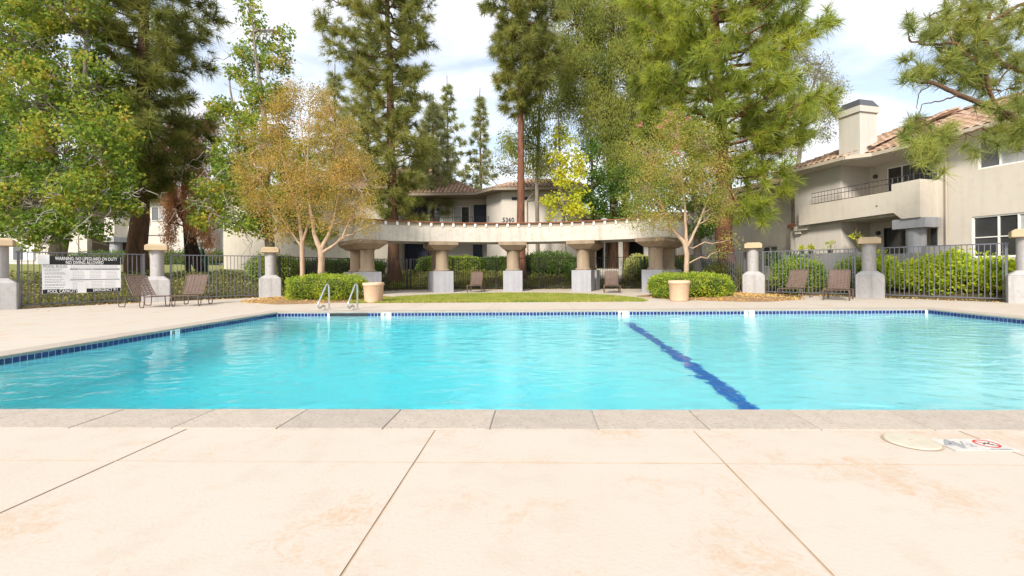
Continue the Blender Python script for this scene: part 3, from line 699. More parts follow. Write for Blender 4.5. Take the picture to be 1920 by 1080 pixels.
# ------------------------------------------------------------------ loungers
def make_lounger():
    o = empty('lounge_chair', (0, 0, 0))
    LN, Wd, zs = 1.25, .60, .30; r = .0125
    fr = Geo()
    for sy in (-1, 1):
        y = sy*Wd/2
        fr.tube([(-.02, y, zs-.10), (-.02, y, zs-.03), (.02, y, zs), (.06, y, zs), (LN-.06, y, zs), (LN-.02, y, zs), (LN, y, zs-.03), (LN, y, zs-.1)], r, 6)
    fr.tube([(-.01, -Wd/2, zs-.012), (-.01, Wd/2, zs-.012)], r, 6); fr.tube([(LN-.15, -Wd/2, zs-.012), (LN-.15, Wd/2, zs-.012)], r, 6)
    fr.build('seat_frame', m_frame, o, smooth=True)
    for x0, x1 in ((-.02, .24), (.86, LN)):
        for sy in (-1, 1):
            y = sy*Wd/2; g = Geo()
            ax, bx = x0, x1
            g.tube([(ax, y, zs-.01), (ax+.035, y, .06), (ax+.05, y, .022), (ax+.075, y, .0125), (bx-.075, y, .0125), (bx-.05, y, .022), (bx-.035, y, .06), (bx, y, zs-.01)], r, 6); g.build('leg', m_frame, o, smooth=True)
    hx = .58; a = rad(52); BL = .70
    def bk(t, y): # curved back
        return (hx+t*math.cos(a)+.03*math.sin(t/BL*math.pi)*1.0, y, zs+.005+t*math.sin(a))
    g = Geo(); w = Wd/2-.045
    g.tube([bk(0, -w), bk(.25, -w), bk(.5, -w), bk(BL-.05, -w), bk(BL-.012, -w+.015), bk(BL, -w+.05), bk(BL, w-.05), bk(BL-.012, w-.015), bk(BL-.05, w), bk(.5, w), bk(.25, w), bk(0, w)], .012, 6); g.build('back_frame', m_frame, o, smooth=True)
    sb = Geo()
    def strip(P, Q, wv):    # quad strap between points with half width vector
        P = np.array(P); Q = np.array(Q); wv = np.array(wv); sb.add([P-wv, Q-wv, Q+wv, P+wv], [(0, 1, 2, 3)])
    n = 15
    for i in range(n):
        t = .02+(BL-.07)*i/(n-1); p = np.array(bk(t, -w)); q = np.array(bk(t, w)); dv_ = np.array(bk(t+.01, 0))-np.array(bk(t-.01, 0)); dv_ /= np.linalg.norm(dv_)
        nv = np.array([dv_[2], 0, -dv_[0]])
        # weave over and under
        m = 11; prev = None
        for k in range(m+1):
            y = -w+2*w*k/m; pt = np.array([p[0], y, p[2]])+nv*(.006*(-1)**(i+k)*(-1))
            if prev is not None: strip(prev, pt, dv_*.019)
            prev = pt
    for k in range(5):
        y = -w+.09+(2*w-.18)*k/4
        for i in range(n):
            t0 = .0+(BL-.02)*i/n; t1 = .0+(BL-.02)*(i+1)/n
            P = np.array(bk(t0, y)); Q = np.array(bk(t1, y)); dv_ = (Q-P)/np.linalg.norm(Q-P); nv = np.array([dv_[2], 0, -dv_[0]])
            strip(P-nv*.004, Q-nv*.004, (0, .019, 0))
    sb.build('back_straps', m_strap, o, kind='stuff')
    sb = Geo()
    for i in range(13):
        x = .03+.55*i/12
        for k in range(6):
            y0 = -Wd/2+Wd*k/6; y1 = y0+Wd/6; s0 = zs+.004-.03*math.sin(math.pi*k/6)+.004*(-1)**(i+k); s1 = zs+.004-.03*math.sin(math.pi*(k+1)/6)+.004*(-1)**(i+k)
            strip((x, y0, s0), (x, y1, s1), (.018, 0, 0))
    for k in range(5):
        y = -w+.07+(2*w-.14)*k/4; strip((-.01, y, zs-.012), (.58, y, zs-.018), (0, .018, 0))
    sb.build('seat_straps', m_strap, o, kind='stuff')
    return o
def copy_tree(o, parent=None):
    c = o.copy(); link(c, parent)
    for ch in list(o.children): copy_tree(ch, c)
    return c
LG = [((-10.1, 11.75), (-.92, .38), 'brown strap lounger beside the warning sign, back to the left'),
      ((-9.55, 12.0), (-.36, .93), 'brown strap lounger in front of the pier, second from the left'),
      ((-2.72, 19.0), (.0, 1.0), 'brown strap lounger facing the camera between the second and middle pergola columns'),
      ((2.82, 17.6), (.12, 1.0), 'brown strap lounger before the steps between the two right pergola columns'),
      ((7.50, 13.9), (.72, .70), 'brown strap lounger in front of the green shrub, left one of the right pair'),
      ((8.25, 12.9), (.62, .78), 'brown strap lounger beside the pier, right one of the right pair')]
L0 = make_lounger()
for i, (p, d, lb) in enumerate(LG):
    o = L0 if i == 0 else copy_tree(L0)
    o.location = (p[0], p[1], .001); o.rotation_euler = (0, 0, math.atan2(d[1], d[0])); tag(o, lb, 'lounge chair', 'brown strap loungers round the pool')

# ------------------------------------------------------------------ planters, handrails
def planter(x, y, label):
    o = Geo().lathe([(0, 0), (.24, 0), (.255, .03), (.285, .49), (.30, .50), (.305, .52), (.305, .565), (.295, .58), (.25, .58), (.24, .56), (.24, .5), (0, .5)], 36).build('planter_pot', m_pot, smooth=False)
    o.location = (x, y, 0.001); tag(o, label, 'planter', 'peach stone planters flanking the lawn')
    for p in o.data.polygons: p.use_smooth = abs(p.normal.z) < .6
planter(-4.83, 13.15, 'round peach stone planter at the left end of the lawn, right of the handrails')
planter(3.98, 13.05, 'round peach stone planter in front of the right hedge')
def handrail(x, label):
    P = [(0, 10.95, 0), (0, 10.95, .30), (0, 10.95, .52), (0, 10.93, .585), (0, 10.87, .61), (0, 10.80, .585), (0, 10.74, .52), (0, 10.45, .22), (0, 10.40, .14), (0, 10.42, .08), (0, 10.48, .055), (0, 10.55, .075), (0, 10.66, .105), (0, 10.72, .09), (0, 10.735, .05), (0, 10.735, 0)]
    o = empty('handrail', (x, 10.95, 0), label=label, cat='handrail', group='pool entry handrails')
    Geo().tube([(0, p[1]-10.95, p[2]) for p in P], .023, 10).build('rail', m_steel, o, smooth=True)
    g = Geo()
    for yv in (0, -.215): g.lathe([(0, .012), (.04, .012), (.05, .0)], 16, (0, yv, 0))
    g.build('escutcheon', m_steel, o)
handrail(-5.12, 'left of two bent steel handrails at the far pool edge')
handrail(-4.42, 'right of two bent steel handrails at the far pool edge')

# ------------------------------------------------------------------ foliage templates
def leaf_tpl(L=1.0, w=.6, fold=.12):
    return np.array([(0, 0, 0), (w/2, fold, L*.45), (0, 0, L), (-w/2, fold, L*.45)]), np.array([[0, 1, 2, 3]])
def star_tpl():
    V = [(0, 0, .0)]
    for k in range(3):
        a = rad(-75+75*k); 
        V.append((math.sin(a)*.62, .10, .42+math.cos(a)*.58)); 
        if k < 2:
            b = rad(-38+75*k); V.append((math.sin(b)*.26, -.02, .38+math.cos(b)*.24))
    F = [[0, i, i+1] for i in range(1, len(V)-1)]
    return np.array(V), np.array(F)
def tuft_tpl(n=30, L=1.0, w=.045, spread=(18, 88), brush=.45, seed=0):
    r = np.random.default_rng(seed); V = []; F = []
    for i in range(n):
        th = rad(r.uniform(*spread)); ph = r.uniform(0, 2*math.pi)
        d = np.array([math.sin(th)*math.cos(ph), math.sin(th)*math.sin(ph), math.cos(th)])
        o_ = np.array([0, 0, -r.uniform(0, brush)]); s = np.cross(d, r.normal(size=3)); s /= np.linalg.norm(s); l = L*r.uniform(.75, 1.1)
        V += [o_-s*w/2, o_+s*w/2, o_+d*l]; F.append([3*i, 3*i+1, 3*i+2])
    return np.array(V), np.array(F)
def unit(n): v = rng.normal(size=(n, 3)); return v/np.linalg.norm(v, axis=1)[:, None]

def leaves(G_, centers, radii, per, size, tpl, droop=.4, squash=.8, hang=0.0):
    """per leaves around each centre"""
    n = len(centers)*per; c = np.repeat(centers, per, 0); r = np.repeat(np.asarray(radii), per)
    u = unit(n)*(rng.uniform(0, 1, n)**(1/2.2))[:, None]; u[:, 2] *= squash
    if hang: u[:, 2] = u[:, 2]*hang - .3*hang
    pos = c + u*r[:, None]
    D = u*0.9 + unit(n)*0.8; D[:, 2] -= droop
    G_.scatter(tpl[0], tpl[1], pos, dirs_to_R(D), size*rng.uniform(.65, 1.25, n)); return pos

def limb(p, q, r0, r1, n=5, wob=.08, sag=0.0):
    p = np.array(p, float); q = np.array(q, float); L = np.linalg.norm(q-p); t = np.linspace(0, 1, n)
    P = p+(q-p)*t[:, None]; P[1:-1] += rng.normal(size=(n-2, 3))*wob*L*.5
    P[:, 2] += sag*L*np.sin(t*math.pi)
    return P, np.linspace(r0, r1, n)

def broad_tree(name, label, cat, base, trunk, lobes, leafm, barkm, n_cl=16, per=90, lsize=.12, crad=.42, tpl='leaf', squash=.8, hang=0, shell=.5, group=None, twigs=0, limb_r=.05, blossoms=None, droop=.4, extra=None):
    """trunk: list of stems, each a list of (x,y,z,r); lobes: (x,y,z,rx,ry,rz)"""
    base = np.array([base[0], base[1], zt(base[0], base[1])-.05])
    root = empty(name, base, label=label, cat=cat, group=group)
    tg = Geo()
    for si, st in enumerate(trunk):
        P = np.array([s[:3] for s in st]); R_ = np.array([s[3] for s in st]); P = P.copy()
        if si == 0 or st[0][3] >= .12: P[0, 2] = min(P[0, 2], zt(P[0, 0], P[0, 1])-.05)
        m = max(8, len(P)*3); tt = np.linspace(0, len(P)-1, m); PP = np.stack([np.interp(tt, range(len(P)), P[:, k]) for k in range(3)], -1)
        RR = np.interp(tt, range(len(P)), R_); RR[0] *= (1.35 if si == 0 else 1); PP[1:-1] += rng.normal(size=(m-2, 3))*.18*RR[1:-1, None]*[1, 1, 0]
        tg.tube(PP, RR, 10)
    tg.build('trunk', barkm, root, smooth=True, origin=base)
    T = leaf_tpl() if tpl == 'leaf' else (star_tpl() if tpl == 'star' else tpl)
    lv = Geo(); bg_ = Geo(); stems = [np.array([s[:3] for s in st]) for st in trunk]
    for lb in lobes:
        c = np.array(lb[:3]); rr = np.array(lb[3:6] if len(lb) >= 6 else [lb[3]]*3)
        k = max(3, int(n_cl*(rr.mean()**2)))
        u = unit(k)*((1-shell)*rng.uniform(0, 1, k)**.5+shell*rng.uniform(.75, 1.05, k))[:, None]
        cc = c+u*rr
        # nearest stem point a bit below
        best = None
        for S in stems:
            for i in range(len(S)-1):
                for f in (0, .5, 1):
                    s = S[i]*(1-f)+S[i+1]*f; dd_ = np.linalg.norm(s-c)+max(0, s[2]-c[2]+.2)*2
                    if best is None or dd_ < best[0]: best = (dd_, s)
        P, R_ = limb(best[1], c, limb_r*1.6, limb_r*.7, 6, .10); bg_.tube(P, R_, 6)
        for q in cc:
            P, R_ = limb(c if rng.uniform() < .6 else (c+best[1])/2, q, limb_r*.45, limb_r*.12, 4, .16); bg_.tube(P, R_, 4)
        leaves(lv, cc, rng.uniform(.7, 1.2, len(cc))*crad, per, lsize, T, squash=squash, hang=hang, droop=droop)
    bg_.build('branches', barkm, root, smooth=True, origin=base)
    lv.build('foliage', leafm, root, origin=base)
    if blossoms:
        bl = Geo(); leaves(bl, np.array(blossoms), np.full(len(blossoms), .12), 26, .045, leaf_tpl(w=.9)); bl.build('blossom', L_pink, root, origin=base)
    if twigs:
        tw_ = Geo()
        for i in range(twigs):
            lb = lobes[rng.integers(len(lobes))]; c = np.array(lb[:3]); rr = np.array(lb[3:6] if len(lb) >= 6 else [lb[3]]*3)
            u = unit(1)[0]; u[1] = -abs(u[1]); p = c+u*rr*.8; 
            for k in range(3):
                d = unit(1)[0]*.5+u*.6+np.array([0, 0, -.35]); P, R_ = limb(p, p+d*rng.uniform(.6, 1.6), .016, .005, 7, .24); tw_.tube(P, R_, 3)
        tw_.build('bare_twigs', m_twig, root, origin=base, kind='stuff')
    if extra: extra(root, base)
    return root

TUFTS = [tuft_tpl(30, 1.0, .055, seed=s) for s in range(4)]
def pine_tree(name, label, base, top, r0, prof, leafm, barkm, nb=70, tuft=.34, tpb=16, droopT=.25, up=.15, lean=None, extra_br=None, group=None, z_start=None, sub=.38, needles=None, ymul=1.0, cat='pine tree'):
    """prof: list of (z, left reach, right reach)"""
    T = TUFTS if needles is None else needles
    base = np.array([base[0], base[1], zt(base[0], base[1])-.08]); top = np.array(top, float)
    root = empty(name, base, label=label, cat=cat, group=group)
    m = 16; t_ = np.linspace(0, 1, m); P = base+(top-base)*t_[:, None]
    if lean is not None: P[:, 0] += np.interp(t_, [l[0] for l in lean], [l[1] for l in lean])
    P[1:-1, :2] += rng.normal(size=(m-2, 2))*r0*.12
    R_ = r0*(1-.86*t_**.9); R_[0] *= 1.3; R_[1] *= 1.02
    tg = Geo(); tg.tube(P, R_, 12); tg.build('trunk', barkm, root, smooth=True, origin=base)
    bz = [p[0] for p in prof]; bl_ = [p[1] for p in prof]; br_ = [p[2] for p in prof]
    bgG = Geo(); pos = []; dirn = []; scl = []
    def trunk_at(z):
        return np.array([np.interp(z, P[:, 2], P[:, k]) for k in range(3)])
    jobs = []
    for i in range(nb):
        z = bz[0]+(bz[-1]-bz[0])*((i+rng.uniform(0, 1))/nb)
        ph = i*2.39996+rng.uniform(-.3, .3); s = trunk_at(z)
        l, r_ = np.interp(z, bz, bl_), np.interp(z, bz, br_)
        reach = (l+r_)/2+(r_-l)/2*math.cos(ph); reach *= rng.uniform(.62, 1.08)
        d = np.array([math.cos(ph), math.sin(ph)*ymul, up+rng.uniform(-.12, .18)]); jobs.append((s, s+d*reach, reach))
    if extra_br:
        for s, e_ in extra_br: jobs.append((np.array(s), np.array(e_), np.linalg.norm(np.array(e_)-np.array(s))))
    for s, e_, reach in jobs:
        if reach < .25: continue
        Pb, Rb = limb(s, e_, max(.018, .022*reach), .010, 7, .07, sag=-.05); Pb[-2:, 2] += .05*reach
        bgG.tube(Pb, Rb, 5)
        nt2 = max(4, int(tpb*min(1.6, reach/2.2)))
        for k in range(nt2):
            f = rng.uniform(.22, 1.0)**.75; idx = f*6; b0 = Pb[int(min(5, idx))]; b1 = Pb[int(min(5, idx))+1]; p = b0+(b1-b0)*(idx-int(min(5, idx)))
            dmain = (e_-s)/reach; dr = dmain*.6+unit(1)[0]*.8; dr[2] += .15; dr /= np.linalg.norm(dr)
            l2 = rng.uniform(.25, 1.0)*sub*min(1.5, reach*.6)
            q = p+dr*l2; bgG.tube(np.array([p, (p+q)/2+[0, 0, -.03*l2], q]), [.010, .008, .006], 3)
            pos.append(q); dirn.append(dr+np.array([0, 0, .35])); scl.append(tuft*rng.uniform(.75, 1.2))
            if rng.uniform() < .5: pos.append(p+dr*l2*.5); dirn.append(dr+unit(1)[0]*.3); scl.append(tuft*rng.uniform(.6, .9))
        pos.append(Pb[-1]); dirn.append(Pb[-1]-Pb[-2]+np.array([0, 0, .05])); scl.append(tuft*1.1)
    bgG.build('branches', barkm, root, smooth=True, origin=base)
    pos = np.array(pos); dirn = np.array(dirn); scl = np.array(scl); lv = Geo(); pick = rng.integers(0, len(T), len(pos))
    for k in range(len(T)):
        w = pick == k
        if w.any(): lv.scatter(T[k][0], T[k][1], pos[w], dirs_to_R(dirn[w]), scl[w], droop=droopT)
    lv.build('needles', leafm, root, origin=base)
    return root

def lobes_px(L):    # (px, py, Y, r_px[, ry_px, depth m]) -> world ellipsoids
    out = []
    for l in L:
        px, py, Y, r = l[:4]; c = at(px, py, Y); s = Y/FOC; ry = l[4] if len(l) > 4 else r; dp = l[5] if len(l) > 5 else r*s*.9
        out.append((*c, r*s, dp, ry*s))
    return out
def stem_px(L, Y):  # (px,py,r)
    out = []
    for l in L:
        yy_ = l[3] if len(l) > 3 else Y; c = at(l[0], l[1], yy_); out.append((*c, l[2]))
    return out

# ------------------------------------------------------------------ buildings
TH = rad(-17)
def tile_tpl(w=.24, L=.40, h=.075, t=.018, n=6):
    V = []; F = []
    for (y, sc_) in ((0, 1.0), (L, .86)):
        for rr in (0, t):
            for i in range(n+1):
                a = math.pi*i/n; V.append((-math.cos(a)*(w/2-rr)*sc_, y, math.sin(a)*(h-rr)*sc_+(.018 if y == 0 else 0)))
    m = n+1
    for i in range(n):
        F.append([i, i+1, 2*m+i+1, 2*m+i]); F.append([i, m+i, m+i+1, i+1])
    return np.array(V), np.array(F)
TT = tile_tpl()
def roof_tiles(parent, origin, udir, sdir, rows, colf, n_single, pitch_w=.27, pitch_l=.34):
    """tiles on a slope: origin (parent coords), udir along eave, sdir up the slope; colf(row)->(u0,u1)"""
    u = np.array(udir, float); u /= np.linalg.norm(u); s = np.array(sdir, float); s /= np.linalg.norm(s); n = np.cross(u, s)
    if n[2] < 0: u_ = -u; n = -n
    else: u_ = u
    R_ = np.stack([u_, s, n], -1); pos = []
    for r in range(rows):
        a, b = colf(r*pitch_l)
        k = int((b-a)/pitch_w)
        for i in range(k+1): pos.append(np.array(origin)+u*(a+(i+.5*(r % 2)*0)*pitch_w)+s*(r*pitch_l)+n*.012)
    pos = np.array(pos); m = min(n_single, len(pos))
    if m:
        g = Geo(); g.add(TT[0], TT[1]); o = g.build('roof_tile', m_rooft, parent, smooth=True); me = o.data; bpy.data.objects.remove(o)
        Mx = Matrix([[R_[i][j] for j in range(3)] for i in range(3)])
        for p in pos[:m]:
            o = bpy.data.objects.new('roof_tile', me); link(o, parent)
            jit = Matrix.Rotation(rng.normal()*.02, 3, 'Z'); e_ = (Mx @ jit).to_euler(); o.rotation_euler = e_; o.location = tuple(p+n*rng.uniform(0, .008))
    if len(pos) > m:
        g = Geo(); q = pos[m:]; g.scatter(TT[0], TT[1], q+rng.normal(size=q.shape)*.005, np.repeat(R_[None], len(q), 0), np.ones(len(q)))
        g.build('roof_tiles', m_rooft, parent, smooth=True, kind='stuff')
def ridge_tiles(parent, p, q, sp=.36, name='ridge_tiles'):
    p = np.array(p, float); q = np.array(q, float); d = (q-p); L = np.linalg.norm(d); d /= L
    x = np.cross(d, [0, 0, 1]); x /= np.linalg.norm(x); z = np.cross(x, d); R_ = np.stack([x, d, z], -1); n = int(L/sp)+1; p = p-z*.06
    gg = Geo(); gg.hexa([p-x*.10-z*.1, p+x*.10-z*.1, q+x*.10-z*.16, q-x*.10-z*.16], [p-x*.10+z*.045, p+x*.10+z*.045, q+x*.10-z*.015, q-x*.10-z*.015]); gg.build('ridge_mortar', m_roofb, parent)
    pos = p+d*(np.arange(n)*sp)[:, None]+z*.05
    g = Geo(); g.scatter(TT[0]*np.array([1.15, 1, 1.3]), TT[1], pos, np.repeat(R_[None], n, 0), np.ones(n)); g.build(name, m_rooft, parent, smooth=True, kind='stuff')
def window(parent, u0, u1, z0, z1, w, mull=(), hz=(), panes=None, fm=None, depth=.06, ax='x', out=1):
    """window in a wall plane: frame with panes; ax 'x' = runs along local x, faces out*y"""
    fm = fm or m_white; f = Geo(); b = .045
    def bx(g, a0, a1, c0, c1, d0, d1):
        g.box(a0, min(w+out*d0, w+out*d1), c0, a1, max(w+out*d0, w+out*d1), c1)
    if u0 > u1: u0, u1 = u1, u0
    bx(f, u0, u1, z0, z0+b, -.02, .03); bx(f, u0, u1, z1-b, z1, -.02, .03); bx(f, u0, u0+b, z0+b, z1-b, -.02, .03); bx(f, u1-b, u1, z0+b, z1-b, -.02, .03)
    for m in mull: bx(f, m-b/2, m+b/2, z0+b, z1-b, -.015, .025)
    edges = [u0+b]+sorted(mull)+[u1-b]
    for h in hz: bx(f, u0+b, u1-b, h-.015, h+.015, -.01, .02)
    fo = f.build('window', fm, parent)
    for i in range(len(edges)-1):
        g = Geo(); a0, a1 = edges[i]+(.024 if i else 0), edges[i+1]-(.024 if i < len(edges)-2 else 0)
        bx(g, a0, a1, z0+b, z1-b, -.02, -.012); g.build('pane', (panes or [m_glass]*9)[i], fo)
    return fo
def wall_open(g, u0, u1, z0, z1, w0, w1, ops):
    """wall box along x from u0 to u1 with rectangular openings ops [(a,b,c,d)] non overlapping in u"""
    ops = sorted(ops); x = u0
    us = sorted(set([u0, u1]+[o[0] for o in ops]+[o[1] for o in ops]))
    for a, b in zip(us[:-1], us[1:]):
        mid = (a+b)/2; cuts = sorted([(o[2], o[3]) for o in ops if o[0] < mid < o[1]]); z = z0
        for c, d in cuts:
            if c > z: g.box(a, w0, z, b, w1, c)
            z = d
        if z < z1: g.box(a, w0, z, b, w1, z1)
def railing(parent, p, q, z0, z1, n, name='railing', mid=False, mt=None):
    p = np.array(p, float); q = np.array(q, float); g = Geo(); r = .013
    def P(t, z): v = p+(q-p)*t; return (v[0], v[1], z)
    for z in ([z0, z1]+([z0+(z1-z0)*.6] if mid else [])): g.tube([P(0, z), P(1, z)], r, 4)
    for i in range(n+1): g.tube([P(i/n, z0), P(i/n, z1)], r*.8, 4)
    return g.build(name, mt or m_iron, parent)

def build_right():
    O = at(1768, 300, 16.0); O[2] = 0
    root = empty('apartment_building', O, math.pi/2-TH, label='beige two storey apartment block with chimney and balcony on the right', cat='building')
    # local x = receding along the facade, local y = outwards toward the pool
    ZE = 5.10
    wi2 = (-2.75, -0.98, 4.03, 4.98); wi1 = (-2.45, -0.80, 1.21, 2.53)
    g = Geo(); wall_open(g, -7, .18, -.1, ZE, -.25, 0, [wi2, wi1]); 
    g.box(-.07, -1.25, -.1, .18, -.25, ZE)                      # return wall of the recess
    g.build('wall', m_stucco, root)
    window(root, *wi2, -.06, mull=(-1.52,), panes=[m_glassp, m_glassk]); 
    window(root, *wi1, -.06, mull=(-1.47, -1.95), hz=(1.85,), panes=[m_glassp, m_glass, m_glass])
    g = Geo(); dU = (.95, 2.62, 3.0, 4.92); dL = (1.75, 2.75, .25, 2.50); wall_open(g, .18, 3.30, -.1, ZE, -1.25, -1.0, [dU, dL]) ; g.build('recess_wall', m_stucco, root)
    window(root, *dU, -1.06, mull=(2.05,), panes=[m_glassk, m_glass])
    window(root, *dL, -1.06, panes=[m_glass], fm=m_dark)
    bl = Geo()
    for i in range(9): bl.box(1.02+i*.115, -1.045, 3.05, 1.09+i*.115, -1.035, 4.85)
    bl.build('blinds', m_glassk, root)
    g = Geo(); g.box(3.30, -1.25, -.1, 5.55, .55, ZE); g.box(5.55, -.6, -.1, 5.85, .50, 2.95); g.build('projecting_wall', m_stucco2, root)
    g = Geo(); g.box(.19, -.99, 2.78, 3.29, .55, 2.98); g.build('balcony_floor', m_stucco, root)
    # parapet with stepped ends
    g = Geo()
    g.add([(0.15, y, z) for y, z in ()], []) if False else None
    prof = [(.15, 2.62), (.75, 2.62), (1.02, 2.87), (5.05, 2.80), (5.05, 3.62), (1.08, 3.66), (1.08, 3.90), (.15, 3.92)]
    V = [(u, .68, z) for u, z in prof]+[(u, .86, z) for u, z in prof]; n = len(prof)
    g.add(V, [tuple(range(n)), tuple(range(2*n-1, n-1, -1))]+[(i, n+i, n+(i+1) % n, (i+1) % n) for i in range(n)])
    g.box(.15, .001, 2.62, .33, .68, 3.92)
    g.build('balcony_parapet', m_stucco, root)
    railing(root, (1.12, .77), (4.45, .77), 3.68, 4.13, 22, mid=True, mt=m_iron2); railing(root, (.22, .77), (1.1, .77), 3.93, 4.13, 5, mt=m_iron2); railing(root, (.22, .05), (.22, .77), 3.95, 4.13, 3, mt=m_iron2)
    g = Geo(); g.box(.02, .1, 2.27, 1.12, .80, 2.615); g.build('grey_lintel', m_grey, root, bevel=.01)
    g = Geo(); g.lathe([(.29, -.1), (.29, 2.268)], 28, (.58, .42, 0)); g.build('column', m_grey, root, smooth=True)
    g = Geo(); g.box(5.15, .551, 2.45, 5.45, .67, 2.60); g.box(4.75, .551, 2.60, 5.45, .72, 2.79); g.build('corbel', m_stucco, root)
    # small window right of column
    g = Geo(); g.box(.185, .02, 1.45, .36, .035, 2.25); g.build('dark_side_light', m_glass, root)
    # low patio wall
    g = Geo(); g.box(1.3, 1.35, -.1, 5.6, 1.55, 1.50); g.box(-.3, 1.3, -.1, 1.3, 1.5, 1.38); g.box(-.45, 0, -.1, -.3, 1.5, 1.6); g.build('patio_wall', m_greyw, root)
    # eaves: soffit, fascia
    sof = Geo(); ov = .6; c = 1.2
    out = [(-7, .6), (1.95, .6), (2.6, 1.15), (6.15, 1.15), (6.15, -4), (-7, -4)]
    sof.prism(out[::-1], 5.10, 5.16); sof.build('soffit', m_stucco, root)
    fa = Geo()
    for (p, q) in zip(out[:3], out[1:4]):
        p = np.array(p); q = np.array(q); d = (q-p)/np.linalg.norm(q-p); nn_ = np.array([-d[1], d[0]])
        a_ = p-d*.0; b_ = q+d*.0
        fa.prism([tuple(a_), tuple(b_), tuple(b_+nn_*.09), tuple(a_+nn_*.09)], 5.13, 5.27)
    fa.build('gutter', m_gutter, root)
    sl_ = .42
    ZR = 5.22
    # main slope plane and forward slope plane (solid shells)
    g = Geo(); RW = -3.4
    zf = lambda w, w0: ZR+(w0-w)*sl_
    g.add([(-7, .62, ZR-.02), (2.0, .62, ZR-.02), (2.0, RW-.55, zf(RW-.55, .62)-.02), (-7, RW-.55, zf(RW-.55, .62)-.02)], [(0, 1, 2, 3)])
    g.add([(2.0, .62, ZR-.02), (2.62, 1.17, ZR-.02), (6.2, 1.17, ZR-.02), (6.2-4.57, RW, zf(RW, 1.17)-.02), (2.0, RW, zf(RW, 1.17)-.02), (2.0, .9, ZR+.09)], [(0, 1, 2, 3, 4)])
    g.add([(-7, RW-.55, zf(RW, 1.17)-.02), (2.0, RW-.55, zf(RW, 1.17)-.02), (2.0, -8, ZR), (-7, -8, ZR)], [(0, 1, 2, 3)])
    g.build('roof', m_roofb, root)
    RA = RW-.55; rw = int((.62-RA)*math.hypot(1, sl_)/.34)
    roof_tiles(root, (1.9, .66, ZR), (-1, 0, 0), (0, -1, sl_), rw, lambda s: (0, 7.5), 190)
    roof_tiles(root, (0, 1.21, ZR), (1, 0, 0), (0, -1, sl_), int((1.17-RW)*1.056/.34), lambda s: (max(2.05, 2.7-s*1.0 if s < .5 else 2.05), max(2.1, 6.1-s*.947)), 110)
    ridge_tiles(root, (6.2, 1.2, ZR+.03), (6.2-4.5, RW, zf(RW, 1.17)+.03)); ridge_tiles(root, (2.0, RW-.5, zf(RW, 1.17)+.05), (-7, RW-.5, zf(RW, 1.17)+.05))
    ridge_tiles(root, (2.1, .66, ZR+.03), (2.1, RW, zf(RW, 1.17)+.03))
    # chimney
    g = Geo(); g.box(2.18, .05, 5.2, 3.05, .92, 6.9); ch = g.build('chimney', m_stucco2, root)
    g = Geo(); g.box(2.12, -.01, 6.9, 3.11, .98, 7.13); g.build('chimney_collar', m_stucco2, ch)
    g = Geo(); g.hexa([(2.12, -.01, 7.135), (3.11, -.01, 7.135), (3.11, .98, 7.135), (2.12, .98, 7.135)], [(2.27, .14, 7.42), (2.96, .14, 7.42), (2.96, .83, 7.42), (2.27, .83, 7.42)]); g.build('chimney_cap', m_chimtop, ch)
    # downspout
    g = Geo(); g.tube([(-.12, .55, 5.1), (-.12, .35, 4.95), (-.12, .06, 4.75), (-.12, .05, 4.6), (-.12, .05, 0)], .035, 8); g.build('downspout', m_gutter, root, smooth=True)
    # wing further back
    g = Geo(); ow = [(7.6, 8.6, 1.0, 2.05)]; wall_open(g, 5.86, 15, -.1, 4.95, -.95, -.45, ow); g.build('wing_wall', m_stucco, root)
    window(root, 7.6, 8.6, 1.0, 2.05, -.52, mull=(8.1,), panes=[m_glassk, m_glass])
    g = Geo(); g.add([(5.9, .10, 4.98), (15.5, .10, 4.98), (15.5, -3, 6.05), (6.6, -3, 6.05)], [(0, 1, 2, 3)]); g.build('wing_roof', m_roofb, root)
    g = Geo(); g.box(5.86, -.45, 4.90, 15.4, .10, 4.96); g.box(5.86, .10, 4.86, 15.4, .19, 4.99); g.build('wing_gutter', m_gutter, root)
    roof_tiles(root, (6.0, .16, 5.0), (1, 0, 0), (0, -1, .34), 9, lambda s: (0, 9.3), 0)
    g = Geo(); g.tube([(6.6, .12, 4.9), (6.6, -.35, 4.6), (6.6, -.40, 0)], .035, 8); g.build('downspout', m_gutter, root, smooth=True)
    # sloped tile cap at the low buttress
    g = Geo(); g.hexa([(5.5, .0, 2.96), (5.9, .0, 2.96), (5.9, .62, 2.75), (5.5, .62, 2.75)], [(5.5, .0, 3.16), (5.9, .0, 3.16), (5.9, .62, 2.92), (5.5, .62, 2.92)]); g.build('tile_cap', m_wood, root)
    # wall lamps
    for (u, z) in ((3.0, 4.65), (2.9, 2.32)):
        g = Geo(); g.lathe([(0, .09), (.06, .075), (.085, .02), (.085, -.02), (.05, -.07), (0, -.09)], 14, (u, -.92, z)); g.build('wall_lamp', m_iron2, root, smooth=True)
    g = Geo(); g.lathe([(0, .03), (.03, 0), (0, -.03)], 8, (1.6, .87, 3.2)); g.build('vent_pipe', m_iron2, root)
    # balcony chair
    return root, O
RB, RO_ = build_right()
RM = Matrix.Translation(Vector(RO_)) @ Matrix.Rotation(math.pi/2-TH, 4, 'Z')
def rloc(u, w, z): v = RM @ Vector((u, w, z)); return np.array(v)

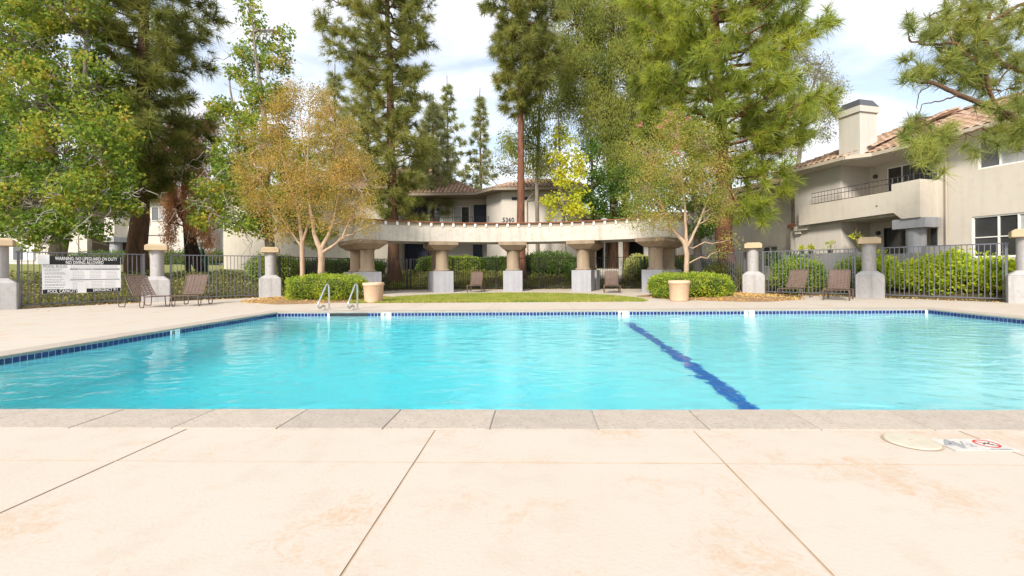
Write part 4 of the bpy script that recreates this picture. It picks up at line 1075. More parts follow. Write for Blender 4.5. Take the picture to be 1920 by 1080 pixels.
def build_middle():
    root = empty('apartment_building', (-2.4, 30, .8), label='beige apartment block with tiled hip roof and house number behind the pergola', cat='building')
    O = np.array([-2.4, 30, .8])
    def B(g, nm, mt, **k): return g.build(nm, mt, root, origin=O, **k)
    g = Geo(); g.prism([(-2.4, 30), (2.9, 30), (2.9, 36), (-3.6, 36), (-3.6, 31.5)], .6, 6.15); B(g, 'front_bay', m_stucco2)
    g = Geo(); g.box(-20.5, 29, .6, -9.7, 36, 6.15); g.box(-16.5, 28.6, 3.5, -9.7, 28.999, 3.7); B(g, 'left_wing', m_stucco)
    g = Geo(); g.box(-9.7, 33, .6, -3.6, 36, 6.15); B(g, 'recess_wall', m_stucco2)
    g = Geo(); g.box(-9.69, 31.2, 3.45, -3.61, 32.99, 3.7); B(g, 'balcony_floor', m_stucco)
    r = railing(root, (-9.5+2.4, 31.2-30), (-3.3+2.4, 31.2-30), 3.8-.8, 4.62-.8, 40, mt=m_iron2)
    for (x0, x1, z0, z1, pn) in ((-8.0, -6.3, 3.75, 5.6, [m_glass, m_white]), (-6.2, -5.0, 3.75, 5.6, [m_glassp, m_glass])):
        w = window(root, x0+2.4, x1+2.4, z0-.8, z1-.8, 3.0-.04, mull=((x0+x1)/2+2.4,), panes=pn, out=-1)
    g = Geo(); g.box(-4.7, 32.95, 3.72, -3.7, 32.99, 5.7); B(g, 'upper_door', m_navy)
    g = Geo(); g.box(-9.6, 32.6, .7, -8.0, 32.98, 3.4); B(g, 'stair_recess_shade', m_navy)  # solid dark block, the recess shade put into its colour
    g = Geo(); g.box(-4.75, 32.8, .8, -4.1, 32.98, 3.2); B(g, 'lower_door', m_navy)
    g = Geo(); g.box(-9.6, 32.6, 3.75, -8.1, 32.98, 5.8); B(g, 'upper_recess_shade', m_navy)  # dark block for the upper recess, its shade is in the colour
    # vents
    g = Geo(); g.box(-1.75, 29.97, 5.55, -1.2, 29.998, 5.75); g.box(-1.1, 29.97, 5.55, -.7, 29.998, 5.75); B(g, 'wall_vent', m_dark)
    # roof
    E = 6.22; s = .36
    g = Geo()
    ev = [(-2.75, 29.35), (3.6, 29.35)]
    g.prism([(-4.3, 31.1), (-2.9, 29.35), (3.6, 29.35), (3.6, 33), (-4.3, 33)], 6.13, 6.19); g.box(-17, 28.3, 6.16, -9.3, 31.1, 6.21); g.box(-17, 31.11, 6.13, -4.3, 34, 6.19); B(g, 'soffit', m_fascia)
    g = Geo()
    def fas(p, q, z=6.12, h=.16):
        p = np.array(p); q = np.array(q); d = (q-p)/np.linalg.norm(q-p); n_v = np.array([d[1], -d[0]])
        g.prism([tuple(p), tuple(p+n_v*.08), tuple(q+n_v*.08), tuple(q)], z, z+h)
    fas((-9.3, 31.1), (-4.3, 31.1)); fas((-4.3, 31.1), (-2.9, 29.35)); fas((-2.9, 29.35), (3.6, 29.35)); fas((-17, 28.3), (-9.3, 28.3))
    B(g, 'gutter', m_fascia)
    pk = (-.6, 32.6, E+1.15); pk2 = (1.5, 32.6, E+1.15)
    g = Geo()
    g.add([(-2.9, 29.35, E), (3.6, 29.35, E), pk2, pk], [(0, 1, 2, 3)]); g.add([(3.6, 29.35, E), (3.6, 36, E), pk2], [(0, 1, 2)])
    g.add([(-2.9, 29.35, E), pk, (-4.3, 31.1, E)], [(0, 1, 2)]); g.add([pk, (-4.3, 36, E+.8), (-4.3, 31.1, E)], [(0, 1, 2)])
    g.add([(-17, 31.1, E), (-4.0, 31.1, E), (-8.8, 36.8, E+2.96), (-17, 36.8, E+2.96)], [(0, 1, 2, 3)]); g.add([(-4.0, 31.1, E), (-3.4, 41, E), (-8.8, 36.8, E+2.96)], [(0, 1, 2)])
    g.add([(-17, 28.3, E), (-9.3, 28.3, E), (-9.3, 33, E+1.69), (-17, 33, E+1.69)], [(0, 1, 2, 3)])
    B(g, 'roof', m_roofb)
    fx = empty  # tiles
    def rt(o, u, sd_, rows, cf): roof_tiles(root, np.array(o)-O, u, sd_, rows, cf, 0)
    rt((-2.9, 29.3, E+.02), (1, 0, 0), (0, 1, .354), 10, lambda s_: (.15+s_*.66, 6.4-s_*.6))
    d = np.array([-1.4, 1.75, 0]); d /= np.linalg.norm(d)
    rt((-2.95, 29.35, E+.02), d, (.78, .62, .36), 6, lambda s_: (s_*.4, 2.2-s_*.1))
    rt((-17, 31.05, E+.02), (1, 0, 0), (0, 1, .52), 19, lambda s_: (0, 12.9-s_*.72))
    rt((-17, 28.25, E+.02), (1, 0, 0), (0, 1, .36), 14, lambda s_: (0, 7.7))
    for p, q in (((-2.9, 29.3, E+.03), pk), (pk, pk2), (pk2, (3.6, 29.35, E)), ((-4.0, 31.1, E+.04), (-8.8, 36.8, E+3.0)), ((-17, 36.8, E+3.0), (-8.8, 36.8, E+3.0))):
        ridge_tiles(root, np.array(p)-O, np.array(q)-O)
    o = text('5360', .40, m_ink, root, at(953, 412.5, 29.98)-O, (rad(90), 0, 0), ext=.012, offset=.004, name='house_number')
    g = Geo(); g.tube([(-.25, 29.3, 6.05), (-.35, 29.5, 5.9), (-.75, 29.93, 5.5), (-.76, 29.94, .8)], .05, 8); B(g, 'downspout', m_gutter, smooth=True)
build_middle()

def build_porch():
    root = empty('apartment_building', (8.5, 31, .4), label='low dark porch with pale posts of a building behind the right end of the pergola', cat='building'); O = np.array([8.5, 31, .4])
    g = Geo(); g.box(3.2, 33, -.2, 15, 33.3, 4.6); g.box(3.2, 30.6, 3.0, 15, 33, 3.3); g.box(9.2, 30.6, -.2, 15, 32.99, 2.99); g.build('wall', m_stucco2, root, origin=O)
    g = Geo(); g.box(3.6, 32.9, .5, 4.6, 32.99, 2.8); g.build('opening_shade', m_dark, root, origin=O); g = Geo(); g.box(6.4, 32.9, .5, 8.9, 32.99, 2.9); g.build('opening_shade', m_dark, root, origin=O)  # dark sheets on the wall, porch shade put into their colour
    for x in (3.7, 5.5, 7.2, 8.9):
        g = Geo(); g.box(x-.14, 30.7, -.2, x+.14, 30.98, 2.995); g.build('post', m_stucco2, root, origin=O)
    g = Geo(); g.box(3.0, 30.2, 3.31, 15.2, 33.5, 3.5); g.build('eave', m_fascia, root, origin=O)
    g = Geo(); g.add([(3.0, 30.2, 3.52), (15.2, 30.2, 3.52), (15.2, 36, 5.4), (3.0, 36, 5.4)], [(0, 1, 2, 3)]); g.build('roof', m_roofb, root, origin=O)
build_porch()
def build_left():
    gz = zt(-34, 37)
    O = np.array([-34, 36, gz])
    root = empty('apartment_building', O, label='pale two storey apartment block with balconies at the far left behind the lawn', cat='building')
    def B(g, nm, mt, **k): return g.build(nm, mt, root, origin=O, **k)
    def X(px, Y=37): return float(at(px, 450, Y)[0])
    def Zp(py, px, Y=37): return float(at(px, py, Y)[2])
    zE = gz+5.4; zF = gz+2.75
    g = Geo(); g.box(X(-60), 38, gz-.3, X(150), 42, zE); g.box(X(268), 37, gz-.3, X(352), 42, zE); g.box(X(150), 39.5, gz-.3, X(268), 42, zE); B(g, 'wall', m_stucco2)
    g = Geo(); g.box(X(395, 40), 40, gz-.3, X(470, 40), 44, gz+3.2); g.box(X(350, 39), 39, gz-.3, X(396, 39), 43, gz+4.0); B(g, 'side_wing', m_stucco2)
    g = Geo(); g.box(X(150), 37.0, zF-.1, X(268), 39.4, zF+.15); B(g, 'balcony_floor', m_stucco)
    g = Geo(); g.box(X(150), 36.9, zF-.15, X(196), 37.0, zF+.75); g.box(X(232), 36.9, zF-.15, X(330), 36.99, zF+.6)
    a, b = X(194, 36.5), X(233, 36.5); m1, m2 = a+.45, b-.45
    g.prism([(a, 37.0), (m1, 36.1), (m2, 36.1), (b, 37.0)], zF-.35, zF+1.25); B(g, 'balcony_parapet', m_stucco2)
    g = Geo(); g.prism([(a, 37.0), (m1, 36.05), (m2, 36.05), (b, 37.0)], zF-.75, zF-.352); g.lathe([(.42, -.3), (.42, zF-gz-.751)], 20, ((a+b)/2, 36.7, gz)); B(g, 'grey_column', m_grey)
    for (p0_, p1_, z0, z1) in ((150, 196, zF+.8, zF+1.35), (262, 283, zF+.65, zF+1.25)):
        railing(root, (X(p0_)-O[0], 36.95-O[1]), (X(p1_)-O[0], 36.95-O[1]), z0-gz, z1-gz, 14, mt=m_iron2)
    def wn_(px0, px1, z0, z1, Y, panes, mull=True):
        x0, x1 = X(px0, Y), X(px1, Y); window(root, x0-O[0], x1-O[0], z0-gz, z1-gz, Y-O[1]-.04, mull=((x0+x1)/2-O[0],) if mull else (), panes=panes, out=-1)
    wn_(25, 66, gz+.6, gz+2.1, 38, [m_glassk, m_white]); wn_(285, 314, zF+1.0, zF+2.2, 37, [m_glassk, m_glassp]); wn_(222, 240, zF+.6, zF+2.2, 39.5, [m_glassk, m_glassp])
    wn_(440, 457, gz+.6, gz+1.8, 40, [m_glassk, m_glassp]); wn_(60, 100, zF+1, zF+2.2, 38, [m_glassk, m_glassp])
    g = Geo(); g.box(X(181), 39.0, gz-.1, X(204), 39.48, gz+2.4); g.box(X(226), 39.0, gz-.1, X(250), 39.48, gz+2.4); g.box(X(123), 37.9, gz-.1, X(129), 37.99, gz+2.4); B(g, 'doorway_shade', m_dark)  # dark blocks for the recesses, whose shade is put into the colour
    g = Geo(); g.box(X(130), 36.5, gz-.1, X(157), 37.0, zF-.16); g.box(X(157), 36.6, gz-.1, X(172), 36.99, zF-.16); B(g, 'porch_wall', m_stucco)
    g = Geo(); g.box(X(216, 36), 35.8, gz-.3, X(236, 36), 36, gz+.95); g.box(X(372, 37), 36.5, gz-.3, X(412, 37), 36.7, gz+1.5); g.box(X(406, 37), 36, gz-.3, X(442, 37), 36.3, gz+.9); B(g, 'patio_wall', m_greyw)
    g = Geo(); g.box(X(-60), 36.3, zE, X(356), 43, zE+.15); B(g, 'soffit', m_fascia)
    g = Geo(); e0 = zE+.16; x0, x1 = X(-60), X(358)
    g.add([(x0, 36.2, e0), (x1, 36.2, e0), (x1-3, 40.5, e0+1.5), (x0, 40.5, e0+1.5)], [(0, 1, 2, 3)]); g.add([(x1, 36.2, e0), (x1, 44, e0), (x1-3, 40.5, e0+1.5)], [(0, 1, 2)]); B(g, 'roof', m_roofb)
    roof_tiles(root, np.array([x0, 36.15, e0+.02])-O, (1, 0, 0), (0, 1, .35), 13, lambda s_: (0, (x1-x0)-s_*.66), 0)
build_left()
# concrete steps and lamp, seen under the pergola's right half
def steps():
    g0 = at(1128, 520, 24.5); x = g0[0]; st = empty('garden_steps', (x, 23.2, 0), label='flight of grey concrete steps behind the dark fence beside the middle right column', cat='steps')
    for i in range(6):
        g = Geo(); g.box(-.75+i*.1, i*.33, -.1, .75+i*.1, i*.33+.36, .16*(i+1)); g.build('step', m_conc, st)
    g = Geo(); g.tube([(.9, .1, 0), (.9, .1, .95), (1.3, 2.0, 1.95), (1.3, 2.0, 1.0)], .02, 6); g.build('stair_rail', m_iron2, st)
steps()
def lamp(x, y, h, label, globe=False):
    z = zt(x, y); o = empty('lamp_post', (x, y, z), label=label, cat='lamp post')
    g = Geo(); g.lathe([(0, 0), (.11, 0), (.10, .25), (.055, .32), (.045, h), (0, h)], 12); g.build('post', m_iron2, o, smooth=True)
    if globe: g = Geo(); g.lathe([(0, h), (.10, h+.01), (.12, h+.05), (.22, h+.16), (.25, h+.27), (.2, h+.42), (.1, h+.49), (0, h+.51)], 18); g.build('globe', m_greyw, o, smooth=True)
    else: g = Geo(); g.box(-.12, -.12, h, .12, .12, h+.3); g.build('lantern', m_iron2, o)
p = at(1133, 415, 25.5); lamp(p[0], 25.5, 3.2-.55, 'lamp post with a grey globe rising just above the pergola roof', True)
p = at(422, 440, 30); lamp(p[0], 30, 3.0, 'thin dark lamp post in front of the far left apartments')
# pet waste station
p = at(378, 495, 25); px_, py_ = float(p[0]), 25.0; z = zt(px_, py_)
o = empty('waste_station', (px_, py_, z), label='dark green pet waste bin and sign post on the slope by the leaning trunk', cat='waste bin')
Geo().lathe([(0, 0), (.2, 0), (.2, .95), (.16, 1.0), (0, 1.0)], 16, (.12, 0, 0)).build('bin', m_binG, o, smooth=False)
g = Geo(); g.box(-.05, -.03, 0, .05, .03, 2.6); g.build('post', m_binG, o)
g = Geo(); g.box(-.28, -.05, 1.7, .38, -.031, 2.55); g.build('sign_plate', m_stucco2, o)
# pumpkins on a low wall
wx = at(1268, 486, 24); g = Geo(); g.box(-1.2, 0, -1.3, 2.6, .25, 0); lw = g.build('garden_wall', m_greyw); lw.location = (wx[0], 24.0, wx[2]+.02); tag(lw, 'low grey wall carrying two pumpkins behind the right myrtle', 'wall')
for i, pxx in enumerate((1260, 1278)):
    q = at(pxx, 483, 24.1); o = empty('pumpkin', (q[0], 24.12, wx[2]+.02), label=('left' if i == 0 else 'right')+' of two orange pumpkins on the low wall behind the right myrtle', cat='pumpkin', group='pumpkins on the wall')
    V = Geo()
    pr = [(0, .0), (.10, .005), (.17, .06), (.18, .12), (.14, .19), (.05, .20), (0, .18)]
    V.lathe(pr, 20); ob = V.build('fruit', m_orange, o, smooth=True)
    for v in ob.data.vertices:
        a_ = math.atan2(v.co.y, v.co.x); f = 1-.07*abs(math.cos(a_*5)); v.co.x *= f; v.co.y *= f
    Geo().tube([(0, 0, .18), (.01, 0, .25)], .015, 5).build('stalk', m_barkB, o)

# ------------------------------------------------------------------ grass, beds, ground cover
def in_lawn(x, y): return (y > 12.95+.0*x) & (((x+1.25)**2+(y-13.2)**2*.88) < 4.35**2)
gp_ = [(-1.25+4.35*math.cos(a), max(12.95, 13.2+4.64*math.sin(a))) for a in np.linspace(0, math.pi, 40)]
g = Geo(); g.prism(gp_, -.004, .014); lawn = g.build('lawn', m_lawn, kind='structure')
n = 60000; x = rng.uniform(-5.7, 3.2, n); y = rng.uniform(12.9, 17.9, n); k_ = in_lawn(x, y); x, y = x[k_], y[k_]; n = len(x)
G_ = Geo(); D = unit(n)*.5; D[:, 2] = 1; G_.scatter(np.array([(-.16, 0, 0), (.16, 0, 0), (0, 0, 1)]), np.array([[0, 1, 2]]), np.stack([x, y, np.full(n, .012)], -1), dirs_to_R(D), rng.uniform(.03, .065, n)); go = G_.build('lawn_grass', L_grass); tag(go, 'short mown green grass in the half round lawn before the pergola', 'grass', kind='stuff')
def bed(cx, cy, rx, ry, label, h=.07):
    V = [(cx, cy, h)]; F = []; n = 40; rings = 6
    for r in range(1, rings+1):
        for i in range(n):
            a = 2*math.pi*i/n; q = r/rings*(1+.06*math.sin(3*a+cx)+.05*math.sin(7*a)); V.append((cx+rx*q*math.cos(a), cy+ry*q*math.sin(a), h*(1-(r/rings)**3)+(rng.uniform(0, .02) if r < rings else -.01)+.004))
    for i in range(n): F.append((0, 1+i, 1+(i+1) % n))
    for r in range(rings-1):
        for i in range(n):
            a = 1+r*n+i; b = 1+r*n+(i+1) % n; F.append((a, a+n, b+n, b))
    g = Geo(); g.add(V, F); o = g.build('mulch_bed', m_mulch, smooth=True); tag(o, label, 'mulch bed', kind='structure')
    return o
bed(-7.3, 15.0, 2.3, 2.3, 'brown mulch bed under the left hedge and golden trees')
bed(5.9, 15.0, 2.5, 2.3, 'brown mulch bed under the right hedge')
for cx_, cy_, rr_, lb_ in ((-7.3, 15.0, 2.2, 'dry straw and leaf bits on the left mulch bed'), (5.9, 15.0, 2.3, 'dry straw and leaf bits on the right mulch bed')):
    n = 4200; a_ = rng.uniform(0, 2*math.pi, n); q_ = rng.uniform(0, 1, n)**.5*rr_*1.02; G_ = Geo()
    G_.scatter(*leaf_tpl(w=.35), np.stack([cx_+q_*np.cos(a_), cy_+q_*np.sin(a_), .075*(1-(q_/rr_)**3).clip(0)+.014], -1), dirs_to_R(unit(n)*[1, 1, .2]), rng.uniform(.03, .09, n)); o = G_.build('mulch_litter', L_litter); tag(o, lb_, 'leaf litter', kind='stuff')
n = 1500; a_ = rng.uniform(0, math.pi, n); G_ = Geo(); D = unit(n)*.6; D[:, 2] = 1
jx = -1.25+(4.35+rng.normal(size=n)*.05)*np.cos(a_); jy = np.maximum(12.93+rng.normal(size=n)*.02, 13.2+4.64*np.sin(a_)); jy2 = np.concatenate([jy, 12.93+rng.normal(size=2500)*.02]); jx2 = np.concatenate([jx, rng.uniform(-5.5, 3.0, 2500)]); n = len(jx2); D = unit(n)*.6; D[:, 2] = 1
G_.scatter(np.array([(-.16, 0, 0), (.16, 0, 0), (0, 0, 1)]), np.array([[0, 1, 2]]), np.stack([jx2, jy2, np.full(n, .0)], -1), dirs_to_R(D), rng.uniform(.04, .09, n)); o = G_.build('lawn_edge_grass', L_grass); tag(o, 'ragged fringe of grass along the edge of the half round lawn', 'grass', kind='stuff')
# fringe of mulch beyond the fence on the right
n = 26000; x = rng.uniform(-14, 14, n); y = rng.uniform(8, 23, n); d = fence_dist(x, y); k_ = (d > -.35) & (d < .5); x, y = x[k_], y[k_]
G_ = Geo(); n = len(x); zz = np.maximum(terrain_z(x, y), -0.0)+.012; G_.scatter(*leaf_tpl(), np.stack([x, y, zz], -1), dirs_to_R(unit(n)*[1, 1, .25]), rng.uniform(.025, .07, n)); o = G_.build('leaf_litter', L_litter); tag(o, 'dry fallen leaves strewn along the foot of the fence', 'leaf litter', kind='stuff')
n = 90; x = rng.uniform(-13, 12, n); y = rng.uniform(10.8, 17, n); k_ = fence_dist(x, y) < -.3; x, y = x[k_], y[k_]
G_ = Geo(); n = len(x); G_.scatter(*leaf_tpl(), np.stack([x, y, np.full(n, .01)], -1), dirs_to_R(unit(n)*[1, 1, .1]), rng.uniform(.03, .07, n)); o = G_.build('leaf_litter', L_litter); tag(o, 'few dry leaves scattered over the pale deck', 'leaf litter', kind='stuff')

def cover(n, xr_, yr_, dmin, dmax, size, matl, label, cond=None, hmax=.25, name='ground_cover'):
    x = rng.uniform(*xr_, n); y = rng.uniform(*yr_, n); d = fence_dist(x, y); k_ = (d > dmin) & (d < dmax)
    if cond is not None: k_ &= cond(x, y)
    x, y = x[k_], y[k_]; n = len(x)
    hum = .5+.5*np.sin(x*2.3+np.sin(y*1.7))*np.sin(y*2.9+x*.7)
    z = terrain_z(x, y)+.03+rng.uniform(0, 1, n)*hmax*(.35+.65*hum)
    D = unit(n); D[:, 2] = abs(D[:, 2])*.6+.2; D[:, 1] -= .4
    G_ = Geo(); G_.scatter(*leaf_tpl(w=.7), np.stack([x, y, z], -1), dirs_to_R(D), size*rng.uniform(.6, 1.4, n)); o = G_.build(name, matl); tag(o, label, 'ground cover', kind='stuff')
cover(52000, (-17, -6), (9, 25), .35, 4.6, .075, L_cover, 'low leafy ground cover on the slope behind the left fence')
cover(42000, (-8.5, 6), (20, 28), .25, 4.2, .085, L_cover, 'brown green ground cover on the slope behind the pergola fence')
def lawnfar(x, y): return x < -8
g = Geo(); xs = np.linspace(-45, -9, 40); ys = np.linspace(14, 36, 30); X_, Y_ = np.meshgrid(xs, ys); d = fence_dist(X_.ravel(), Y_.ravel()); Z_ = terrain_z(X_.ravel(), Y_.ravel())+np.where(d > 3.6, .035, -.3)
F = [(j_*40+i, j_*40+i+1, (j_+1)*40+i+1, (j_+1)*40+i) for j_ in range(29) for i in range(39)]
g.add(np.stack([X_.ravel(), Y_.ravel(), Z_], -1), np.array(F)); o = g.build('lawn', m_lawn, smooth=True, kind='structure')

# ------------------------------------------------------------------ hedges and shrubs
def rounded_box_pts(n, hx, hy, hz, pw=4.0, top_only=False):
    u = unit(n); u = u/((np.abs(u)**pw).sum(1)**(1/pw))[:, None]; return u*[hx, hy, hz], u
def hedge(name, label, cx, cy, hx, hy, h, leafm, n, size, z0=None, pw=4.0, group=None, rough=.05, ang=0.0, cat='hedge', bumpy=.10, thick=.16):
    z0 = zt(cx, cy) if z0 is None else z0
    root = empty(name, (cx, cy, z0), ang, label=label, cat=cat, group=group)
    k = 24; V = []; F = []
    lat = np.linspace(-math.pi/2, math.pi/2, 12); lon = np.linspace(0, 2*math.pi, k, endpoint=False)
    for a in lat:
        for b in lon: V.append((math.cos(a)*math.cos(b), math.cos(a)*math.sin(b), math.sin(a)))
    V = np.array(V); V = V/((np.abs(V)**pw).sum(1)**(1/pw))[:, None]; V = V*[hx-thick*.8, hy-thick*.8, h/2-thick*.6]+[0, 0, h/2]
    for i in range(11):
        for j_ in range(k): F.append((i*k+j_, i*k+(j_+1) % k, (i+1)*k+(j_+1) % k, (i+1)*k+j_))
    g = Geo(); g.add(V, np.array(F)); g.build('dark_core', mdk, root)
    P, u = rounded_box_pts(n, hx, hy, h/2, pw); nb_ = 1+bumpy*np.sin(P[:, 0]*5.1+1.3*np.sin(P[:, 2]*6))*np.cos(P[:, 1]*4.7+P[:, 2]*5.3)
    P = P*nb_[:, None]; nrm = np.sign(u)*np.abs(u)**(pw-1); nrm /= np.linalg.norm(nrm, axis=1)[:, None]
    P = P-nrm*(rng.uniform(0, 1, n)**1.5*thick)[:, None]+rng.normal(size=P.shape)*rough*.5; P[:, 2] += h/2; P[:, 2] = np.maximum(P[:, 2], .03)
    D = nrm*.7+unit(n)*.8; D[:, 2] += .2
    g = Geo(); g.scatter(*leaf_tpl(w=.62), P, dirs_to_R(D), size*rng.uniform(.6, 1.3, n)); g.build('foliage', leafm, root)
    return root
mdk = mat('hedge core painted shade', (0.05, 0.055, 0.02), rough=1)  # solid dark core, shade behind the leaves put into its colour
hedge('hedge', 'clipped rounded yellow green hedge left of the lawn, under the golden trees', -6.75, 14.35, 1.08, 1.0, .80, L_hedge, 16000, .05, z0=.0)
hedge('hedge', 'clipped rounded yellow green hedge right of the lawn behind the planter', 4.72, 14.6, 1.15, 1.0, .76, L_hedge, 16000, .05, z0=.0)
hl = hedge('shrub', 'long loose lemon green hedge behind the rightmost fence run', 12.15, 13.95, 1.9, .5, 1.0, L_lemon, 4000, .11, z0=.14, ang=math.atan2(-2.6, 2.0), pw=2.6, rough=.25, bumpy=.2, cat='shrub', thick=.35)
g = Geo(); cc = []
for i in range(230):
    x_ = rng.uniform(-1.95, 1.95); hh = .98+.16*math.sin(x_*3.1+1)+.10*math.sin(x_*7.3); v = rng.uniform(.18, 1); cc.append((x_, -.5*math.sqrt(max(.05, 1-(2*v-1.0)**2))*rng.uniform(.4, 1.05) if rng.uniform() < .75 else .3, v*hh+.05))
leaves(g, np.array(cc), rng.uniform(.12, .22, len(cc)), 52, .092, leaf_tpl(w=.6), droop=-.25); g.build('sprays', L_lemon, hl)
hedge('shrub', 'green leafy shrub behind the fence left of the right hand loungers', 9.2, 16.35, .85, .6, 1.15, L_shrub, 7000, .08, z0=.05, pw=2.4, rough=.12, cat='shrub', thick=.3)
hedge('shrub', 'small green shrub behind the fence just left of the fifth pier', 10.6, 15.45, .62, .5, 1.1, L_shrub, 5000, .08, z0=.1, pw=2.2, rough=.12, cat='shrub', thick=.3)
hedge('shrub', 'dull olive shrub at the foot of the red pine trunk', 7.35, 18.2, .7, .6, 1.1, L_cover, 5000, .07, z0=.05, pw=2.2, rough=.14, cat='shrub', thick=.35)
hedge('hedge', 'dark clipped hedge behind the two golden tree stems', -10.2, 21.5, 2.6, .7, 1.15, L_dkgrn, 14000, .075, pw=5, rough=.06)
hedge('hedge', 'dark green hedge between the first two pergola columns', -5.3, 27.0, 1.9, .6, 1.0, L_shrub, 9000, .085, pw=4)
hedge('hedge', 'dark green hedge left of the centre pergola column', -2.1, 27.3, 1.4, .6, .95, L_dkgrn, 8000, .085, pw=4)
hedge('shrub', 'round variegated shrub right of the concrete steps', 5.2, 23.6, .75, .7, 1.3, L_var, 5000, .07, z0=.35, pw=2.2, cat='shrub')
hedge('shrub', 'dark shrub under the centre right span of the pergola', .5, 25.8, 1.6, .8, 1.25, L_dkgrn, 7000, .09, pw=2.4, cat='shrub', rough=.15)
hedge('hedge', 'dark green shrubs behind the fence beyond the right myrtle', 6.6, 23.0, 1.6, .8, 1.15, L_dkgrn, 8000, .085, z0=.35, pw=3, rough=.12)
hedge('shrub', 'green bush behind the left fence beside the third pier', -11.6, 19.5, 1.0, .8, 1.2, L_shrub, 6000, .08, pw=2.3, cat='shrub', rough=.15)
hedge('shrub', 'low green foundation planting below the far left balcony', -30, 34.5, 6.5, .6, 1.1, L_dkgrn, 9000, .12, pw=4, cat='shrub', rough=.2)
def spiky(x, y, label, n=120, L=.8, z0=None):
    z0 = zt(x, y) if z0 is None else z0; o = Geo()
    for i in range(n):
        a = rng.uniform(0, 2*math.pi); e_ = rng.uniform(.15, .9); l = L*rng.uniform(.6, 1.1); d = np.array([math.cos(a), math.sin(a), 0]); s = np.array([-d[1], d[0], 0])*.012; b0 = d*rng.uniform(0, .25)
        P = [b0, b0+d*l*e_*.4+[0, 0, l*.55], b0+d*l*e_*.8+[0, 0, l*.8], b0+d*l*e_*1.15+[0, 0, l*(.85-.35*e_)]]
        V = []; 
        for k, p in enumerate(P): w = (1.2, 1.3, .9, .1)[k]; V += [p-s*w, p+s*w]
        o.add(V, [(0, 1, 3, 2), (2, 3, 5, 4), (4, 5, 7, 6)])
    ob = o.build('strappy_plant', L_blade); ob.location = (x, y, z0); tag(ob, label, 'plant', 'clumps of strap leaved plants')
for px, Y, lb in ((1045, 25.5, 'strap leaved clump just right of the tall red trunk, under the pergola'), (1075, 24.8, 'strap leaved clump left of the fourth pergola column'), (610, 22.5, 'strap leaved clump behind the dark hedge near the golden trees'), (640, 23, 'strap leaved clump near the left end of the pergola'),
                  (715, 26.5, 'strap leaved clump behind the left end of the pergola'), (1185, 25, 'strap leaved clump above the concrete steps'), (1475, 17.6, 'tall spiky clump behind the fence by the right hand loungers'), (1300, 22.0, 'strap leaved clump behind the fence at the right myrtle'), (1330, 21.0, 'strap leaved clump left of the red pine trunk')):
    c = at(px, 500, Y); spiky(float(c[0]), Y, lb, 160, 1.05 if px != 1475 else 1.5)
def leafy(x, y, z, label, pot=True, r=.22, leafm=None):
    o = empty('potted_plant', (x, y, z), label=label, cat='potted plant', group='plants on the patio wall')
    if pot: Geo().lathe([(0, 0), (.07, 0), (.095, .15), (.08, .15), (.075, .13), (0, .13)], 14).build('pot', m_iron2, o)
    g = Geo(); leaves(g, np.array([[0, 0, .28 if pot else 0]]), [r], 60, .11, leaf_tpl(w=.5), droop=.1); g.build('leaves', L_yg if leafm is None else leafm, o)
    g = Geo(); g.tube([(0, 0, .12 if pot else 0), (0.01, 0, .3 if pot else .5)], .008, 4); g.build('stem', m_barkB, o)
for (u, w, z, lb, r) in ((4.35, 1.45, 1.5, 'small potted plant at the left end of the patio wall', .10), (3.9, 1.45, 1.5, 'second small potted plant on the patio wall', .10), (3.0, 1.45, 1.5, 'broad leafy potted plant on the patio wall left of the pier', .26), (1.55, 1.4, 1.5, 'fern like potted plant on the patio wall right of the pier', .24)):
    q = rloc(u, w, z); leafy(q[0], q[1], q[2], lb, True, r)
q = rloc(2.6, .6, 2.15); leafy(q[0], q[1], q[2], 'hanging leafy plant below the right balcony', False, .22)

# ------------------------------------------------------------------ trees
# A: big sweetgum at left
A = lobes_px([(20, 60, 16.5, 80), (110, 20, 17, 90), (40, 190, 16, 90), (150, 160, 17, 80), (215, 250, 16.5, 55), (20, 300, 15.5, 80), (120, 290, 15.5, 85), (200, 330, 16, 60), (60, 385, 15, 75), (150, 390, 15.2, 60), (-40, 240, 16, 90), (-30, 400, 15.5, 70), (225, 375, 16, 35), (-60, 60, 17, 100), (90, 420, 15, 35, 28), (60, -60, 17.5, 90)])
broad_tree('sweetgum_tree', 'big leafy green tree with yellowing leaves over the warning sign', 'tree', at(110, 500, 18.2), [stem_px([(112, 530, .26), (108, 440, .24), (95, 300, .2), (70, 120, .13), (60, -60, .06)], 17.2), stem_px([(108, 440, .16), (150, 300, .12), (160, 150, .08), (165, 0, .05)], 17.2)], A, L_maple, m_barkG, n_cl=19, per=92, lsize=.125, crad=.48, tpl='star', twigs=80, limb_r=.05)
